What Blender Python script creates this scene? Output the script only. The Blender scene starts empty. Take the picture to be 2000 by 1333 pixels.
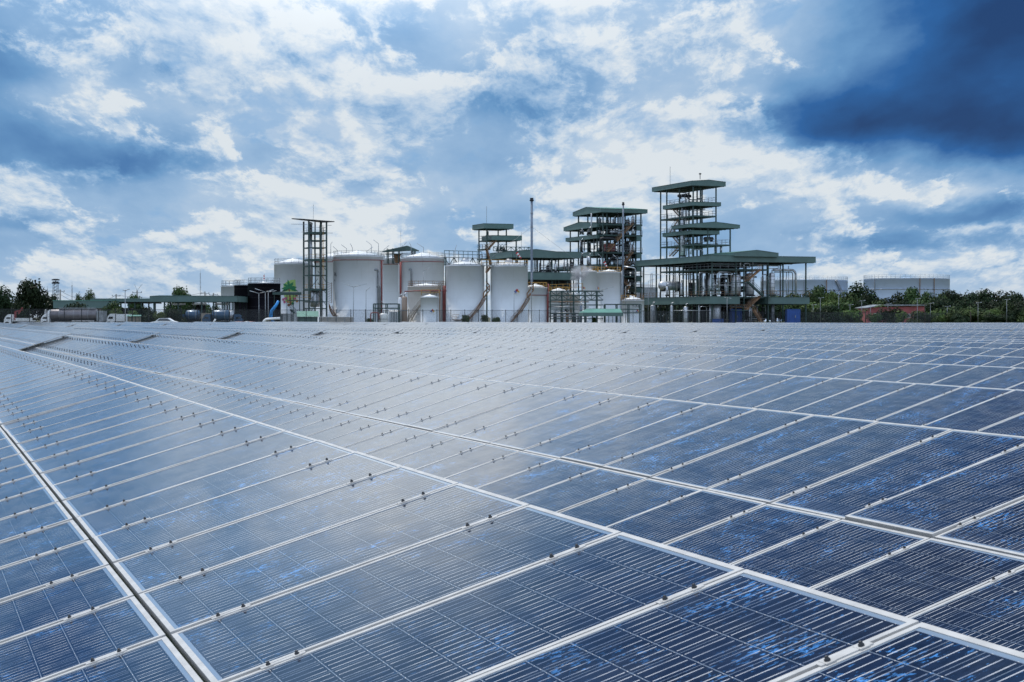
import bpy, bmesh, math, random
from mathutils import Vector, Matrix
R = math.radians
random.seed(7)
C = bpy.context.scene.collection
SC = bpy.context.scene

# ------------------------------------------------------------------ camera
FPX = 3200.0                 # focal length in photo pixels (photo is 2000 px wide)
EYE = 2.55                   # eye height above the ground, metres
HOR = 620.0                  # photo row of the horizon
cam_d = bpy.data.cameras.new('camera')
cam = bpy.data.objects.new('camera', cam_d)
C.objects.link(cam)
cam_d.sensor_width = 36.0
cam_d.lens = 36.0 * FPX / 2000.0
cam_d.clip_start = 0.1
cam_d.clip_end = 20000
cam.location = (0, 0, EYE)
cam.rotation_euler = (R(90) - math.atan((666.5 - HOR) / FPX), 0, 0)
cam_d.dof.use_dof = True
cam_d.dof.focus_distance = 16.0
cam_d.dof.aperture_fstop = 16.0
SC.camera = cam
SC.view_settings.view_transform = 'Standard'
SC.view_settings.look = 'None'
SC.view_settings.gamma = 1
SC.view_settings.exposure = -0.07

# ------------------------------------------------------------------ node helper
class NT:
    def __init__(self, tree):
        self.t = tree; self.n = tree.nodes; self.l = tree.links
    def node(self, kind, **kw):
        nd = self.n.new(kind)
        for k, v in kw.items(): setattr(nd, k, v)
        return nd
    def put(self, sock, v):
        if isinstance(v, bpy.types.NodeSocket): self.l.new(v, sock)
        else: sock.default_value = v
    def m(self, op, a, b=0.0, c=0.0, clamp=False):
        nd = self.node('ShaderNodeMath', operation=op, use_clamp=clamp)
        self.put(nd.inputs[0], a); self.put(nd.inputs[1], b); self.put(nd.inputs[2], c)
        return nd.outputs[0]
    def add(self, a, b): return self.m('ADD', a, b)
    def sub(self, a, b): return self.m('SUBTRACT', a, b)
    def mul(self, a, b): return self.m('MULTIPLY', a, b)
    def div(self, a, b): return self.m('DIVIDE', a, b)
    def vm(self, op, a, b):
        nd = self.node('ShaderNodeVectorMath', operation=op)
        self.put(nd.inputs[0], a); self.put(nd.inputs[1], b)
        return nd.outputs[0]
    def xyz(self, x, y, z):
        nd = self.node('ShaderNodeCombineXYZ')
        self.put(nd.inputs[0], x); self.put(nd.inputs[1], y); self.put(nd.inputs[2], z)
        return nd.outputs[0]
    def sep(self, v):
        nd = self.node('ShaderNodeSeparateXYZ'); self.put(nd.inputs[0], v)
        return nd.outputs
    def noise(self, v, scale, detail=4.0, rough=0.5, dist=0.0, lac=2.0):
        nd = self.node('ShaderNodeTexNoise')
        self.put(nd.inputs['Vector'], v); nd.inputs['Scale'].default_value = scale
        nd.inputs['Detail'].default_value = detail; nd.inputs['Roughness'].default_value = rough
        nd.inputs['Distortion'].default_value = dist; nd.inputs['Lacunarity'].default_value = lac
        return nd.outputs[0]
    def smooth(self, x, a, b, lo=0.0, hi=1.0):
        nd = self.node('ShaderNodeMapRange', interpolation_type='SMOOTHSTEP')
        self.put(nd.inputs[0], x); self.put(nd.inputs[1], a); self.put(nd.inputs[2], b)
        self.put(nd.inputs[3], lo); self.put(nd.inputs[4], hi)
        return nd.outputs[0]
    def ramp(self, x, stops):
        nd = self.node('ShaderNodeValToRGB'); self.put(nd.inputs[0], x)
        els = nd.color_ramp.elements
        while len(els) < len(stops): els.new(0.5)
        for e, (p, c) in zip(els, stops):
            e.position = p; e.color = (c[0], c[1], c[2], 1)
        return nd.outputs[0]
    def mix(self, f, a, b):
        nd = self.node('ShaderNodeMix', data_type='RGBA')
        self.put(nd.inputs[0], f)
        for s, v in ((nd.inputs[6], a), (nd.inputs[7], b)):
            if isinstance(v, bpy.types.NodeSocket): self.l.new(v, s)
            else: s.default_value = (v[0], v[1], v[2], 1)
        return nd.outputs[2]

# ------------------------------------------------------------------ world: Nishita sky seen through broken cumulus
SUN_EL, SUN_AZ = 60.0, -35.0          # degrees; azimuth from +Y (view direction), negative = to the left
world = bpy.data.worlds.new('World'); SC.world = world
world.use_nodes = True
world.node_tree.nodes.clear()
W = NT(world.node_tree)
sky = W.node('ShaderNodeTexSky', sky_type='NISHITA')
sky.sun_disc = False
sky.sun_elevation = R(SUN_EL); sky.sun_rotation = R(SUN_AZ)
sky.air_density = 1.0; sky.dust_density = 1.0; sky.ozone_density = 2.0
tc = W.node('ShaderNodeTexCoord').outputs['Generated']
sx, sy, sz = W.sep(tc)
DEG = 180 / math.pi
az = W.mul(W.m('ARCTAN2', sx, sy), DEG)
el = W.mul(W.m('ARCSINE', sz), DEG)
elc = W.m('MAXIMUM', el, 0.0)
# cloud-deck coordinates: cells shrink and flatten towards the horizon, as a real deck does
kk = W.add(elc, 6.5)
pu = W.div(W.mul(az, 9.0), W.m('MULTIPLY_ADD', elc, 0.45, 9.0))
pv = W.mul(W.m('LOGARITHM', kk, math.e), 15.0)
P0 = W.xyz(pu, pv, W.mul(W.m('ABSOLUTE', az), 0.02))
wx = W.noise(P0, 0.22, 6, 0.6); wy = W.noise(W.vm('ADD', P0, (31, 7, 3)), 0.22, 6, 0.6)
P1 = W.vm('ADD', P0, W.xyz(W.mul(W.sub(wx, .5), 1.6), W.mul(W.sub(wy, .5), 1.3), 0.0))
def blob(cx, cy, rx, ry, w):
    dx = W.div(W.sub(azw, cx), rx); dy0 = W.sub(elw, cy)
    dy = W.m('MAXIMUM', W.div(dy0, ry), W.div(dy0, -ry * .55)) if w < -.15 and cy < 12 else W.div(dy0, ry)
    r2 = W.add(W.mul(dx, dx), W.mul(dy, dy))
    return W.mul(W.m('EXPONENT', W.mul(r2, -1.0)), w)
azw = W.add(az, W.mul(W.sub(wx, .5), 5.0)); elw = W.add(el, W.mul(W.sub(wy, .5), 2.6))
def px(x, y, rx, ry, w):     # where the photograph shows a cloud mass, as a direction in degrees
    return (math.degrees(math.atan((x - 1000) / FPX)), math.degrees(math.atan((HOR - y) / FPX)), rx / 55.9, ry / 55.9, w)
BLOBS = [px(2010, 50, 310, 210, -.72), px(1850, 262, 340, 125, -.54), px(1980, 320, 200, 60, -.18), px(1610, 250, 150, 60, -.22),
         px(1960, 425, 240, 45, -.34), px(1800, 475, 300, 26, -.26), px(1750, 525, 300, 18, -.16),
         px(110, 310, 230, 75, -.32), px(330, 325, 130, 60, -.22), px(20, 210, 90, 110, -.18),
         px(960, 215, 190, 75, -.24), px(640, 75, 150, 75, -.20), px(820, 40, 60, 60, -.12), px(1080, 130, 90, 110, -.12),
         px(710, 340, 70, 55, -.20), px(560, 300, 60, 28, -.14), px(270, 150, 60, 60, -.12), px(1060, 420, 130, 40, -.10),
         px(60, 460, 110, 30, -.16), px(950, 320, 140, 30, -.12),
         px(420, 40, 170, 70, .06), px(90, 215, 120, 45, .22), px(270, 190, 130, 90, .12), px(500, 250, 120, 60, .14),
         px(700, 270, 100, 70, .12), px(1320, 200, 170, 150, .13), px(1560, 60, 120, 60, .18), px(1400, 330, 180, 60, .14),
         px(640, 460, 170, 80, .14), px(1150, 300, 120, 40, .10), px(1820, 382, 110, 18, .34), px(620, 235, 240, 90, .10), px(1250, 330, 280, 75, .10), px(560, 410, 240, 60, .09), px(1480, 190, 70, 22, .16),
         px(20, 350, 60, 40, .22), px(860, 350, 100, 40, .14), px(1560, 380, 160, 50, .12),
         # outside the frame: what the glass reflects
         (-6, 13, 8, 3.0, .38), (-9, 21.5, 12, 4.5, -.28), (-22, 16, 6, 6, -.2), (-21, 9, 5, 4, -.15), (-25, 13, 8, 4, -.25), (4, 26, 13, 5, -.44), (-8, 30, 14, 6, -.40), (16, 27, 9, 6, -.35), (0, 45, 60, 12, -.10)]
acc = None
for b in BLOBS:
    g = blob(*b); acc = g if acc is None else W.add(acc, g)
soft = W.noise(P1, 0.30, 4, 0.5)
base = W.add(W.add(0.665, acc), W.mul(W.sub(soft, .5), 0.46))
pn = W.noise(P1, 0.235, 11, 0.65)
pn2 = W.noise(W.vm('ADD', P1, (0.22, 0.50, 0)), 0.235, 8, 0.65)
emb = W.sub(pn, pn2)
dens = W.add(pn, W.mul(acc, 0.25))
cov = W.smooth(dens, 0.455, 0.53)
thick = W.smooth(dens, 0.56, 0.72)                 # thick cloud shades its own middle
darkk = W.smooth(acc, -0.42, -0.12, 0.06, 1.0)
puff = W.mul(W.mul(cov, darkk), W.sub(W.add(0.15, W.mul(emb, 2.6)), W.mul(thick, 0.22)))
B = W.add(W.add(base, puff), W.mul(W.mul(W.sub(pn, .5), 0.40), W.m('MAXIMUM', darkk, .55)))
lift = W.smooth(el, 0.0, 4.0, 0.10, 0.0)
B = W.add(W.m('MINIMUM', B, 1.0), lift)
cloud = W.ramp(B, [(0.0, (.010, .050, .17)), (0.22, (.020, .120, .36)), (0.45, (.145, .325, .59)), (0.66, (.325, .50, .73)), (0.84, (.56, .68, .82)), (1.0, (.76, .82, .87))])
# added brightening of unseen cloud above the frame, to lift the glass sheen
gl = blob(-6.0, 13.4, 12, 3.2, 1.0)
clear = W.mul(W.smooth(W.noise(W.vm('ADD', P1, (9, 50, 2)), 0.33, 8, 0.55), 0.40, 0.33), W.smooth(base, .5, .7))
vis = W.mix(W.mul(clear, .6), cloud, (.22, .43, .72))
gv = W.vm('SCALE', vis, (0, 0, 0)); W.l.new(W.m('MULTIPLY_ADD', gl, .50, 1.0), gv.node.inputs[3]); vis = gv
horizon_fade = W.smooth(el, 0.0, 2.0, 0.60, 0.0)
vis = W.mix(horizon_fade, vis, (.42, .56, .74))
# unseen sky behind the camera, brightened and blued as fill for shaded tank fronts
back = W.smooth(W.m('ABSOLUTE', az), 50, 110)
vis = W.mix(W.mul(back, .85), vis, (.80, .98, 1.28))
# above about 35 degrees the deck is simply bright broken cloud over the sky
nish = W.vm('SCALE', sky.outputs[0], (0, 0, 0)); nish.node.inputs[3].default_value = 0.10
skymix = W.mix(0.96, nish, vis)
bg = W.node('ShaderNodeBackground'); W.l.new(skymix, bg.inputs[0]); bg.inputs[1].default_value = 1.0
world.cycles.sampling_method = 'MANUAL'; world.cycles.sample_map_resolution = 512
wo = W.node('ShaderNodeOutputWorld'); W.l.new(bg.outputs[0], wo.inputs[0])

sun_d = bpy.data.lights.new('sun', 'SUN'); sun_d.energy = 3.0; sun_d.angle = R(0.5); sun_d.color = (1.0, .95, .87)
sun = bpy.data.objects.new('sun', sun_d); C.objects.link(sun)
sv = Vector((math.sin(R(SUN_AZ)) * math.cos(R(SUN_EL)), math.cos(R(SUN_AZ)) * math.cos(R(SUN_EL)), math.sin(R(SUN_EL))))
sun.rotation_euler = (-sv).to_track_quat('-Z', 'Y').to_euler()
sun.location = (0, 0, 200)

# ------------------------------------------------------------------ object helpers
def link(o, parent=None):
    C.objects.link(o)
    if parent is not None: o.parent = parent
    return o
def tag(o, label, cat, group=None, kind=None):
    if label: o['label'] = label
    if cat: o['category'] = cat
    if group: o['group'] = group
    if kind: o['kind'] = kind
    return o
def thing(name, label, cat, loc=(0, 0, 0), rz=0.0, group=None):
    o = bpy.data.objects.new(name, None); link(o)
    o.location = loc; o.rotation_euler = (0, 0, rz); o.empty_display_size = 0.5
    return tag(o, label, cat, group)
class MB:
    """collects simple shapes and links them as ONE mesh"""
    def __init__(self): self.v = []; self.f = []; self.mi = []; self.sm = []; self.cur = 0
    def face(self, idx, smooth=False): self.f.append(tuple(idx)); self.mi.append(self.cur); self.sm.append(smooth)
    def box(self, x0, y0, z0, x1, y1, z1):
        return self.hexa([(x0, y0, z0), (x1, y0, z0), (x1, y1, z0), (x0, y1, z0), (x0, y0, z1), (x1, y0, z1), (x1, y1, z1), (x0, y1, z1)])
    def hexa(self, p):
        b = len(self.v); self.v += [tuple(q) for q in p]
        for q in ((0, 3, 2, 1), (4, 5, 6, 7), (0, 1, 5, 4), (1, 2, 6, 5), (2, 3, 7, 6), (3, 0, 4, 7)): self.face([b + i for i in q])
        return self
    def bar(self, a, b, w, h=None):
        """box beam from a to b"""
        a = Vector(a); b = Vector(b); d = (b - a)
        if d.length < 1e-6: return self
        d.normalize(); h = w if h is None else h
        up = Vector((0, 0, 1)) if abs(d.z) < .95 else Vector((1, 0, 0))
        s = d.cross(up).normalized() * (w / 2); u = s.cross(d).normalized() * (h / 2)
        return self.hexa([a - s - u, a + s - u, b + s - u, b - s - u, a - s + u, a + s + u, b + s + u, b - s + u])
    def tube(self, pts, r, n=8, caps=True, r2=None):
        pts = [Vector(p) for p in pts]; rings = []
        for i, p in enumerate(pts):
            d = (pts[min(i + 1, len(pts) - 1)] - pts[max(i - 1, 0)]).normalized()
            up = Vector((0, 0, 1)) if abs(d.z) < .9 else Vector((0, 1, 0))
            s = d.cross(up).normalized(); u = s.cross(d).normalized()
            rr = r if r2 is None else r + (r2 - r) * i / (len(pts) - 1)
            rings.append(len(self.v))
            for k in range(n):
                t = 2 * math.pi * k / n
                self.v.append(tuple(p + s * math.cos(t) * rr + u * math.sin(t) * rr))
        for a, b in zip(rings, rings[1:]):
            for k in range(n): self.face((a + k, a + (k + 1) % n, b + (k + 1) % n, b + k), True)
        if caps:
            self.face([rings[0] + k for k in range(n)][::-1]); self.face([rings[-1] + k for k in range(n)])
        return self
    def lathe(self, c, prof, n=24, axis='z'):
        """prof: list of (radius, height) from bottom to top"""
        c = Vector(c); rings = []
        for r, h in prof:
            rings.append(len(self.v))
            for k in range(n):
                t = 2 * math.pi * k / n
                if axis == 'z': q = Vector((math.cos(t) * r, math.sin(t) * r, h))
                elif axis == 'x': q = Vector((h, math.cos(t) * r, math.sin(t) * r))
                else: q = Vector((math.cos(t) * r, h, math.sin(t) * r))
                self.v.append(tuple(c + q))
        for i, (a, b) in enumerate(zip(rings, rings[1:])):
            for k in range(n):
                q = (a + k, a + (k + 1) % n, b + (k + 1) % n, b + k)
                self.face(q if axis != 'y' else q[::-1], True)
        self.face([rings[0] + k for k in range(n)][::-1]); self.face([rings[-1] + k for k in range(n)])
        return self
    def poly(self, pts):
        b = len(self.v); self.v += [tuple(p) for p in pts]; self.face(range(b, b + len(pts))); return self
    def build(self, name, mats, parent=None):
        me = bpy.data.meshes.new(name)
        me.from_pydata(self.v, [], self.f)
        mats = mats if isinstance(mats, (list, tuple)) else [mats]
        for m in mats: me.materials.append(m)
        me.polygons.foreach_set('material_index', self.mi)
        me.polygons.foreach_set('use_smooth', self.sm)
        me.update()
        return link(bpy.data.objects.new(name, me), parent)

# ------------------------------------------------------------------ materials
def mat(name, col, rough=0.6, metal=0.0, var=0.12, vscale=1.5, spec=0.5, bump=0.0, col2=None, detail=4):
    m = bpy.data.materials.new(name); m.use_nodes = True
    t = NT(m.node_tree); b = m.node_tree.nodes['Principled BSDF']
    b.inputs['Roughness'].default_value = rough; b.inputs['Metallic'].default_value = metal
    b.inputs['Specular IOR Level'].default_value = spec
    co = t.node('ShaderNodeTexCoord').outputs['Object']
    nz = t.noise(co, vscale, detail, 0.6)
    c2 = col2 or tuple(min(1, c * (1 - 2 * var)) for c in col)
    c1 = col if col2 else tuple(min(1, c * (1 + var)) for c in col)
    f = t.smooth(nz, 0.32, 0.68)
    t.l.new(t.mix(f, c1, c2), b.inputs['Base Color'])
    if bump:
        bn = t.node('ShaderNodeBump'); bn.inputs['Strength'].default_value = bump
        t.l.new(nz, bn.inputs['Height']); t.l.new(bn.outputs[0], b.inputs['Normal'])
    return m
M = {}
M['alu'] = mat('anodised_aluminium', (.54, .53, .515), .42, .15, .06, 9)
M['galv'] = mat('galvanised_steel', (.32, .34, .36), .5, .6, .15, 2)
M['bolt'] = mat('dark_bolt', (.045, .047, .052), .5, .3, .1, 30)
M['green'] = mat('green_cladding', (.100, .168, .156), .5, 0, .06, .5)
M['green_dk'] = mat('green_steel', (.035, .070, .064), .55, 0, .1, 1)
M['green_lt'] = mat('green_roof', (.10, .26, .20), .45, 0, .1, .4)
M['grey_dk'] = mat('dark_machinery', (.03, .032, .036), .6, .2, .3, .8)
M['rust'] = mat('brown_painted_rail', (.25, .14, .075), .6, 0, .25, 1)
M['yellow'] = mat('yellow_rail', (.46, .26, .06), .6, 0, .2, 1)
M['redpipe'] = mat('red_pipe', (.26, .055, .05), .5, 0, .15, 1)
M['silver'] = mat('silver_cladding', (.55, .57, .60), .35, .7, .15, .8)
M['white'] = mat('white_paint', (.84, .85, .85), .5, 0, .05, 1)
M['black'] = mat('black_paint', (.012, .012, .016), .6, 0, .2, .5)
M['blue'] = mat('blue_paint', (.02, .08, .30), .5, 0, .1, 1)
M['concrete'] = mat('concrete', (.38, .36, .33), .85, 0, .12, .8)
M['beige'] = mat('beige_wall', (.36, .31, .25), .8, 0, .1, .6)
M['steelblue'] = mat('blue_grey_stack', (.20, .24, .30), .45, .3, .1, .6)

def tank_mat(name, base, streak):
    m = bpy.data.materials.new(name); m.use_nodes = True
    t = NT(m.node_tree); b = m.node_tree.nodes['Principled BSDF']
    b.inputs['Roughness'].default_value = .45 if base[0] > .1 else .9; b.inputs['Specular IOR Level'].default_value = .5 if base[0] > .1 else .1
    co = t.node('ShaderNodeTexCoord').outputs['Object']
    x, y, z = t.sep(co)
    ang = t.m('ARCTAN2', y, x)
    sv_ = t.noise(t.xyz(t.mul(ang, 14.0), t.mul(z, .12), 0.0), 1.0, 5, .6)
    # plate seams: courses of about 1.8 m
    fr = t.m('FRACT', t.div(z, 1.83))
    seam = t.m('LESS_THAN', fr, 0.02)
    blot = t.noise(co, .35, 4, .6)
    c = t.mix(t.smooth(sv_, .57, .90), base, streak)
    c = t.mix(t.mul(t.smooth(blot, .45, .7), .25), c, tuple(q * .8 for q in base))
    c = t.mix(t.mul(seam, .18), c, (.3, .3, .3))
    t.l.new(c, b.inputs['Base Color'])
    return m
M['tank'] = tank_mat('white_tank_paint', (.72, .76, .80), (.50, .50, .49))
M['tank_tan'] = tank_mat('cream_tank_paint', (.74, .73, .70), (.42, .37, .30))
M['tank_brown'] = tank_mat('brown_stained_vessel', (.34, .25, .19), (.18, .12, .09))
M['tank_black'] = tank_mat('black_tank_paint', (.011, .010, .015), (.02, .02, .024))
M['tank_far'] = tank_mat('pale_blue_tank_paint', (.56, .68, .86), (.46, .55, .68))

# photovoltaic glass: UV counts cells (u: 6 across, v: 10 along), each panel offset by 8 in u
def pv_mat():
    m = bpy.data.materials.new('photovoltaic_glass'); m.use_nodes = True
    t = NT(m.node_tree); b = m.node_tree.nodes['Principled BSDF']
    uv = t.node('ShaderNodeUVMap'); uv.uv_map = 'UVMap'
    u, v, _ = t.sep(uv.outputs[0])
    oi = t.node('ShaderNodeObjectInfo').outputs['Random']
    pid = t.m('FLOOR', t.div(t.add(u, 1.0), 8.0))
    lu = t.sub(u, t.mul(pid, 8.0))
    fu = t.m('FRACT', lu); fv = t.m('FRACT', v)
    inside = t.mul(t.mul(t.m('GREATER_THAN', lu, 0.0), t.m('LESS_THAN', lu, 6.0)), t.mul(t.m('GREATER_THAN', v, 0.0), t.m('LESS_THAN', v, 10.0)))
    dv = t.m('ABSOLUTE', t.sub(fv, .5)); du = t.m('ABSOLUTE', t.sub(fu, .5))
    gap_v = t.m('GREATER_THAN', dv, .5 - .011); gap_u = t.m('GREATER_THAN', du, .5 - .011)
    f3 = t.m('ABSOLUTE', t.sub(t.m('FRACT', t.mul(lu, 3.0)), .5))
    wn = t.node('ShaderNodeTexWhiteNoise', noise_dimensions='3D')
    t.l.new(t.xyz(t.add(t.m('FLOOR', t.mul(lu, 3.0)), t.mul(pid, 31.0)), t.m('FLOOR', v), t.mul(oi, 91.0)), wn.inputs[0])
    bus = t.m('LESS_THAN', f3, .050)
    busdash = t.mul(bus, t.m('LESS_THAN', dv, .445))
    wp = t.node('ShaderNodeTexWhiteNoise', noise_dimensions='2D')
    t.l.new(t.xyz(pid, t.mul(oi, 57.0), 0.0), wp.inputs[0])
    wc = t.node('ShaderNodeTexWhiteNoise', noise_dimensions='3D')
    t.l.new(t.xyz(t.add(t.m('FLOOR', lu), t.mul(pid, 17.0)), t.m('FLOOR', v), t.mul(oi, 33.0)), wc.inputs[0])
    pos = t.xyz(t.add(u, t.mul(oi, 300.0)), v, t.mul(wp.outputs[0], 40.0))
    # polycrystalline silicon: a few cells carry bright blue flakes, stretched along the panel
    nf = t.noise(t.vm('MULTIPLY', pos, (10.0, 4.6, 1.0)), 1.0, 7, .66, .3)
    ncl = t.noise(t.vm('MULTIPLY', pos, (.55, .45, 1.0)), 1.0, 2, .5)
    some = t.smooth(t.add(wp.outputs[0], t.mul(t.sub(ncl, .5), .8)), .0, .5)
    fl = t.mul(t.smooth(t.add(nf, t.mul(t.sub(ncl, .5), .45)), .60, .67), some)
    vor = t.node('ShaderNodeTexVoronoi'); t.l.new(t.vm('MULTIPLY', pos, (9, 6, 1)), vor.inputs['Vector']); vor.inputs['Scale'].default_value = 1.0
    vc = t.sep(vor.outputs['Color'])[0]
    cell = t.mix(vc, (.003, .006, .015), (.008, .015, .036))
    cell = t.mix(t.mul(wc.outputs[0], .45), cell, (.006, .017, .052))
    cell = t.mix(t.mul(t.sub(1.0, some), .4), cell, (.012, .014, .022))
    cell = t.mix(t.mul(fl, t.m('MULTIPLY_ADD', vc, .5, .5)), cell, (.09, .33, .78))
    cell = t.mix(t.mul(t.m('MAXIMUM', gap_u, gap_v), .62), cell, (.30, .36, .44))
    buscol = t.mix(t.smooth(t.noise(t.vm('MULTIPLY', pos, (.5, 1.2, 1)), 1.0, 2, .5), .38, .62), (.17, .21, .29), (.60, .61, .63))
    cell = t.mix(busdash, cell, buscol)
    solder = t.mul(t.mul(t.m('LESS_THAN', f3, .055), gap_v), t.m('GREATER_THAN', wn.outputs[0], .45))
    cell = t.mix(solder, cell, (.85, .82, .76))
    col = t.mix(inside, (.22, .29, .38), cell)
    # road dust gathers along the lower frame of each panel and in a thin film everywhere
    dn = t.noise(t.vm('MULTIPLY', pos, (.8, .5, 1)), 1.0, 5, .65)
    low = t.smooth(v, 1.3, -0.3)
    # optical depth of the dust film grows with the slant of the view through it
    ge = t.node('ShaderNodeNewGeometry')
    dt = t.node('ShaderNodeVectorMath', operation='DOT_PRODUCT'); t.l.new(ge.outputs['Incoming'], dt.inputs[0]); t.l.new(ge.outputs['Normal'], dt.inputs[1])
    cs = t.m('MAXIMUM', t.m('ABSOLUTE', dt.outputs['Value']), .02)
    tau = t.add(t.add(t.mul(t.smooth(dn, .30, .75), .010), t.mul(low, .018)), .002)
    dust = t.sub(1.0, t.m('EXPONENT', t.mul(t.div(tau, cs), -1.0)))
    col = t.mix(dust, col, (.40, .44, .50))
    sp = t.node('ShaderNodeTexVoronoi'); t.l.new(t.vm('MULTIPLY', pos, (.55, .55, 1)), sp.inputs['Vector']); sp.inputs['Scale'].default_value = 1.0
    drop = t.mul(t.m('LESS_THAN', sp.outputs['Distance'], t.m('MULTIPLY_ADD', dn, .10, -.012)), t.m('GREATER_THAN', t.sep(sp.outputs['Color'])[0], .93))
    col = t.mix(t.mul(drop, .8), col, (.6, .6, .57))
    t.l.new(col, b.inputs['Base Color'])
    b.inputs['IOR'].default_value = 1.5
    t.l.new(t.add(.06, t.mul(dn, .09)), b.inputs['Roughness'])
    b.inputs['Specular IOR Level'].default_value = .5
    # very slight waviness of the glass
    wv = t.noise(t.xyz(t.mul(u, .35), t.mul(v, .35), 0.0), 1.0, 2, .5)
    bn = t.node('ShaderNodeBump'); bn.inputs['Strength'].default_value = .10; bn.inputs['Distance'].default_value = .02
    t.l.new(wv, bn.inputs['Height']); t.l.new(bn.outputs[0], b.inputs['Normal'])
    return m
M['pv'] = pv_mat()

# ------------------------------------------------------------------ ground
def ground_mat():
    m = bpy.data.materials.new('grass_and_gravel'); m.use_nodes = True
    t = NT(m.node_tree); b = m.node_tree.nodes['Principled BSDF']; b.inputs['Roughness'].default_value = .95
    co = t.node('ShaderNodeTexCoord').outputs['Object']
    n1 = t.noise(co, .08, 6, .6); n2 = t.noise(co, 9.0, 8, .75)
    c = t.mix(t.smooth(n1, .4, .6), (.055, .075, .030), (.20, .16, .11))
    c = t.mix(t.smooth(n2, .40, .62), c, (.035, .050, .018))
    t.l.new(c, b.inputs['Base Color'])
    return m
def ground_z(x, y):
    # level under the array, a low rise to the factory platform behind the fence
    d = y - (238 + .55 * (x + 76))
    k = min(max(d / 10.0, 0), 1)
    return 0.9 * k * k * (3 - 2 * k)
me = bpy.data.meshes.new('ground')
xs = [-9000, -3000, -1200, -600, -300] + [-150 + 7.5 * i for i in range(49)] + [300, 600, 1200, 3000, 9000]
ys = [-3000, -300, 0, 60, 120, 180] + [200 + 5 * i for i in range(50)] + [480, 600, 900, 1500, 3000, 9000]
V = [(x, y, ground_z(x, y)) for y in ys for x in xs]
nx = len(xs)
F = [(j * nx + i, j * nx + i + 1, (j + 1) * nx + i + 1, (j + 1) * nx + i) for j in range(len(ys) - 1) for i in range(nx - 1)]
me.from_pydata(V, [], F); me.materials.append(ground_mat()); me.update()
me.polygons.foreach_set('use_smooth', [True] * len(F))
g = bpy.data.objects.new('ground', me); link(g); g['kind'] = 'structure'

# ------------------------------------------------------------------ solar arrays
TILT = R(16.95); MW, ML, PITCH, FH = 0.985, 1.655, 1.0, 0.040
def frame_dirs(yaw):
    N = Vector((math.cos(yaw), math.sin(yaw), 0)); A = Vector((-math.sin(yaw), math.cos(yaw), 0))
    return N, A
def glass_uv(verts_uv):  # maps metres on the panel to cell counts
    return [((x - (MW - .930) / 2) / .155, (y - (ML - 1.575) / 2) / .1575) for x, y in verts_uv]
def add_panel(mb, uvs, mtx, idx, ridx=0):
    """one framed panel: glass sheet + aluminium frame ring, x across (0..MW), y up the slope (0..ML)"""
    fw = .023
    P = lambda x, y, z: tuple(mtx @ Vector((x, y, z)))
    b = len(mb.v)
    mb.cur = 0
    q = [(fw, fw), (MW - fw, fw), (MW - fw, ML - fw), (fw, ML - fw)]
    mb.v += [P(x, y, -.003) for x, y in q]; mb.face((b, b + 1, b + 2, b + 3)); uvs.append([(a + 8 * idx, c) for a, c in glass_uv(q)])
    mb.cur = 1
    outer = [(0, 0), (MW, 0), (MW, ML), (0, ML)]
    b = len(mb.v)
    mb.v += [P(x, y, 0) for x, y in outer] + [P(x, y, 0) for x, y in q] + [P(x, y, -FH) for x, y in outer]
    for i in range(4):
        j = (i + 1) % 4
        mb.face((b + i, b + j, b + 4 + j, b + 4 + i)); uvs.append(None)
        mb.face((b + 8 + i, b + 8 + j, b + j, b + i)); uvs.append(None)
    mb.face((b + 11, b + 10, b + 9, b + 8)); uvs.append(None)      # white back sheet
def finish_uv(me, uvs):
    ul = me.uv_layers.new(name='UVMap')
    for p, uv in zip(me.polygons, uvs):
        if uv:
            for li, c in zip(p.loop_indices, uv): ul.data[li].uv = c
def panel_meshes():
    mb = MB(); uvs = []; add_panel(mb, uvs, Matrix.Identity(4), 0)
    g = MB(); g.v = mb.v[:4]; g.face((0, 1, 2, 3))
    o = g.build('solar_panel', M['pv']); finish_uv(o.data, uvs[:1])
    fr = MB()
    fr.v = []
    fw = .023
    # frame with a small raised lip and real inner edge
    outer = [(0, 0), (MW, 0), (MW, ML), (0, ML)]; inner = [(fw, fw), (MW - fw, fw), (MW - fw, ML - fw), (fw, ML - fw)]
    fr.v = [(x, y, 0) for x, y in outer] + [(x, y, 0) for x, y in inner] + [(x, y, -FH) for x, y in outer] + [(x, y, -.006) for x, y in inner]
    for i in range(4):
        j = (i + 1) % 4
        fr.face((i, j, 4 + j, 4 + i)); fr.face((8 + i, 8 + j, j, i)); fr.face((4 + i, 4 + j, 12 + j, 12 + i))
    fr.face((11, 10, 9, 8))
    fo = fr.build('frame', M['alu'])
    cl = MB()   # mid clamp: pressed plate across the joint with a dark bolt head
    cl.cur = 0; cl.box(-.014, -.085, -.012, .014, .085, .004)
    for k, yy in enumerate((-.055, .055)):
        cl.cur = 0; cl.box(-.020, yy - .016, .0005, .020, yy + .016, .005)
        cl.cur = 1
        cl.lathe((0, yy, .003), [(.009, 0), (.009, .007), (.006, .008), (.006, .014), (.003, .016)], 10)
    co = cl.build('clamp', [M['alu'], M['bolt']])
    for x in (o, fo, co): C.objects.unlink(x)
    return o, fo, co
P_GLASS, P_FRAME, P_CLAMP = panel_meshes()

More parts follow.
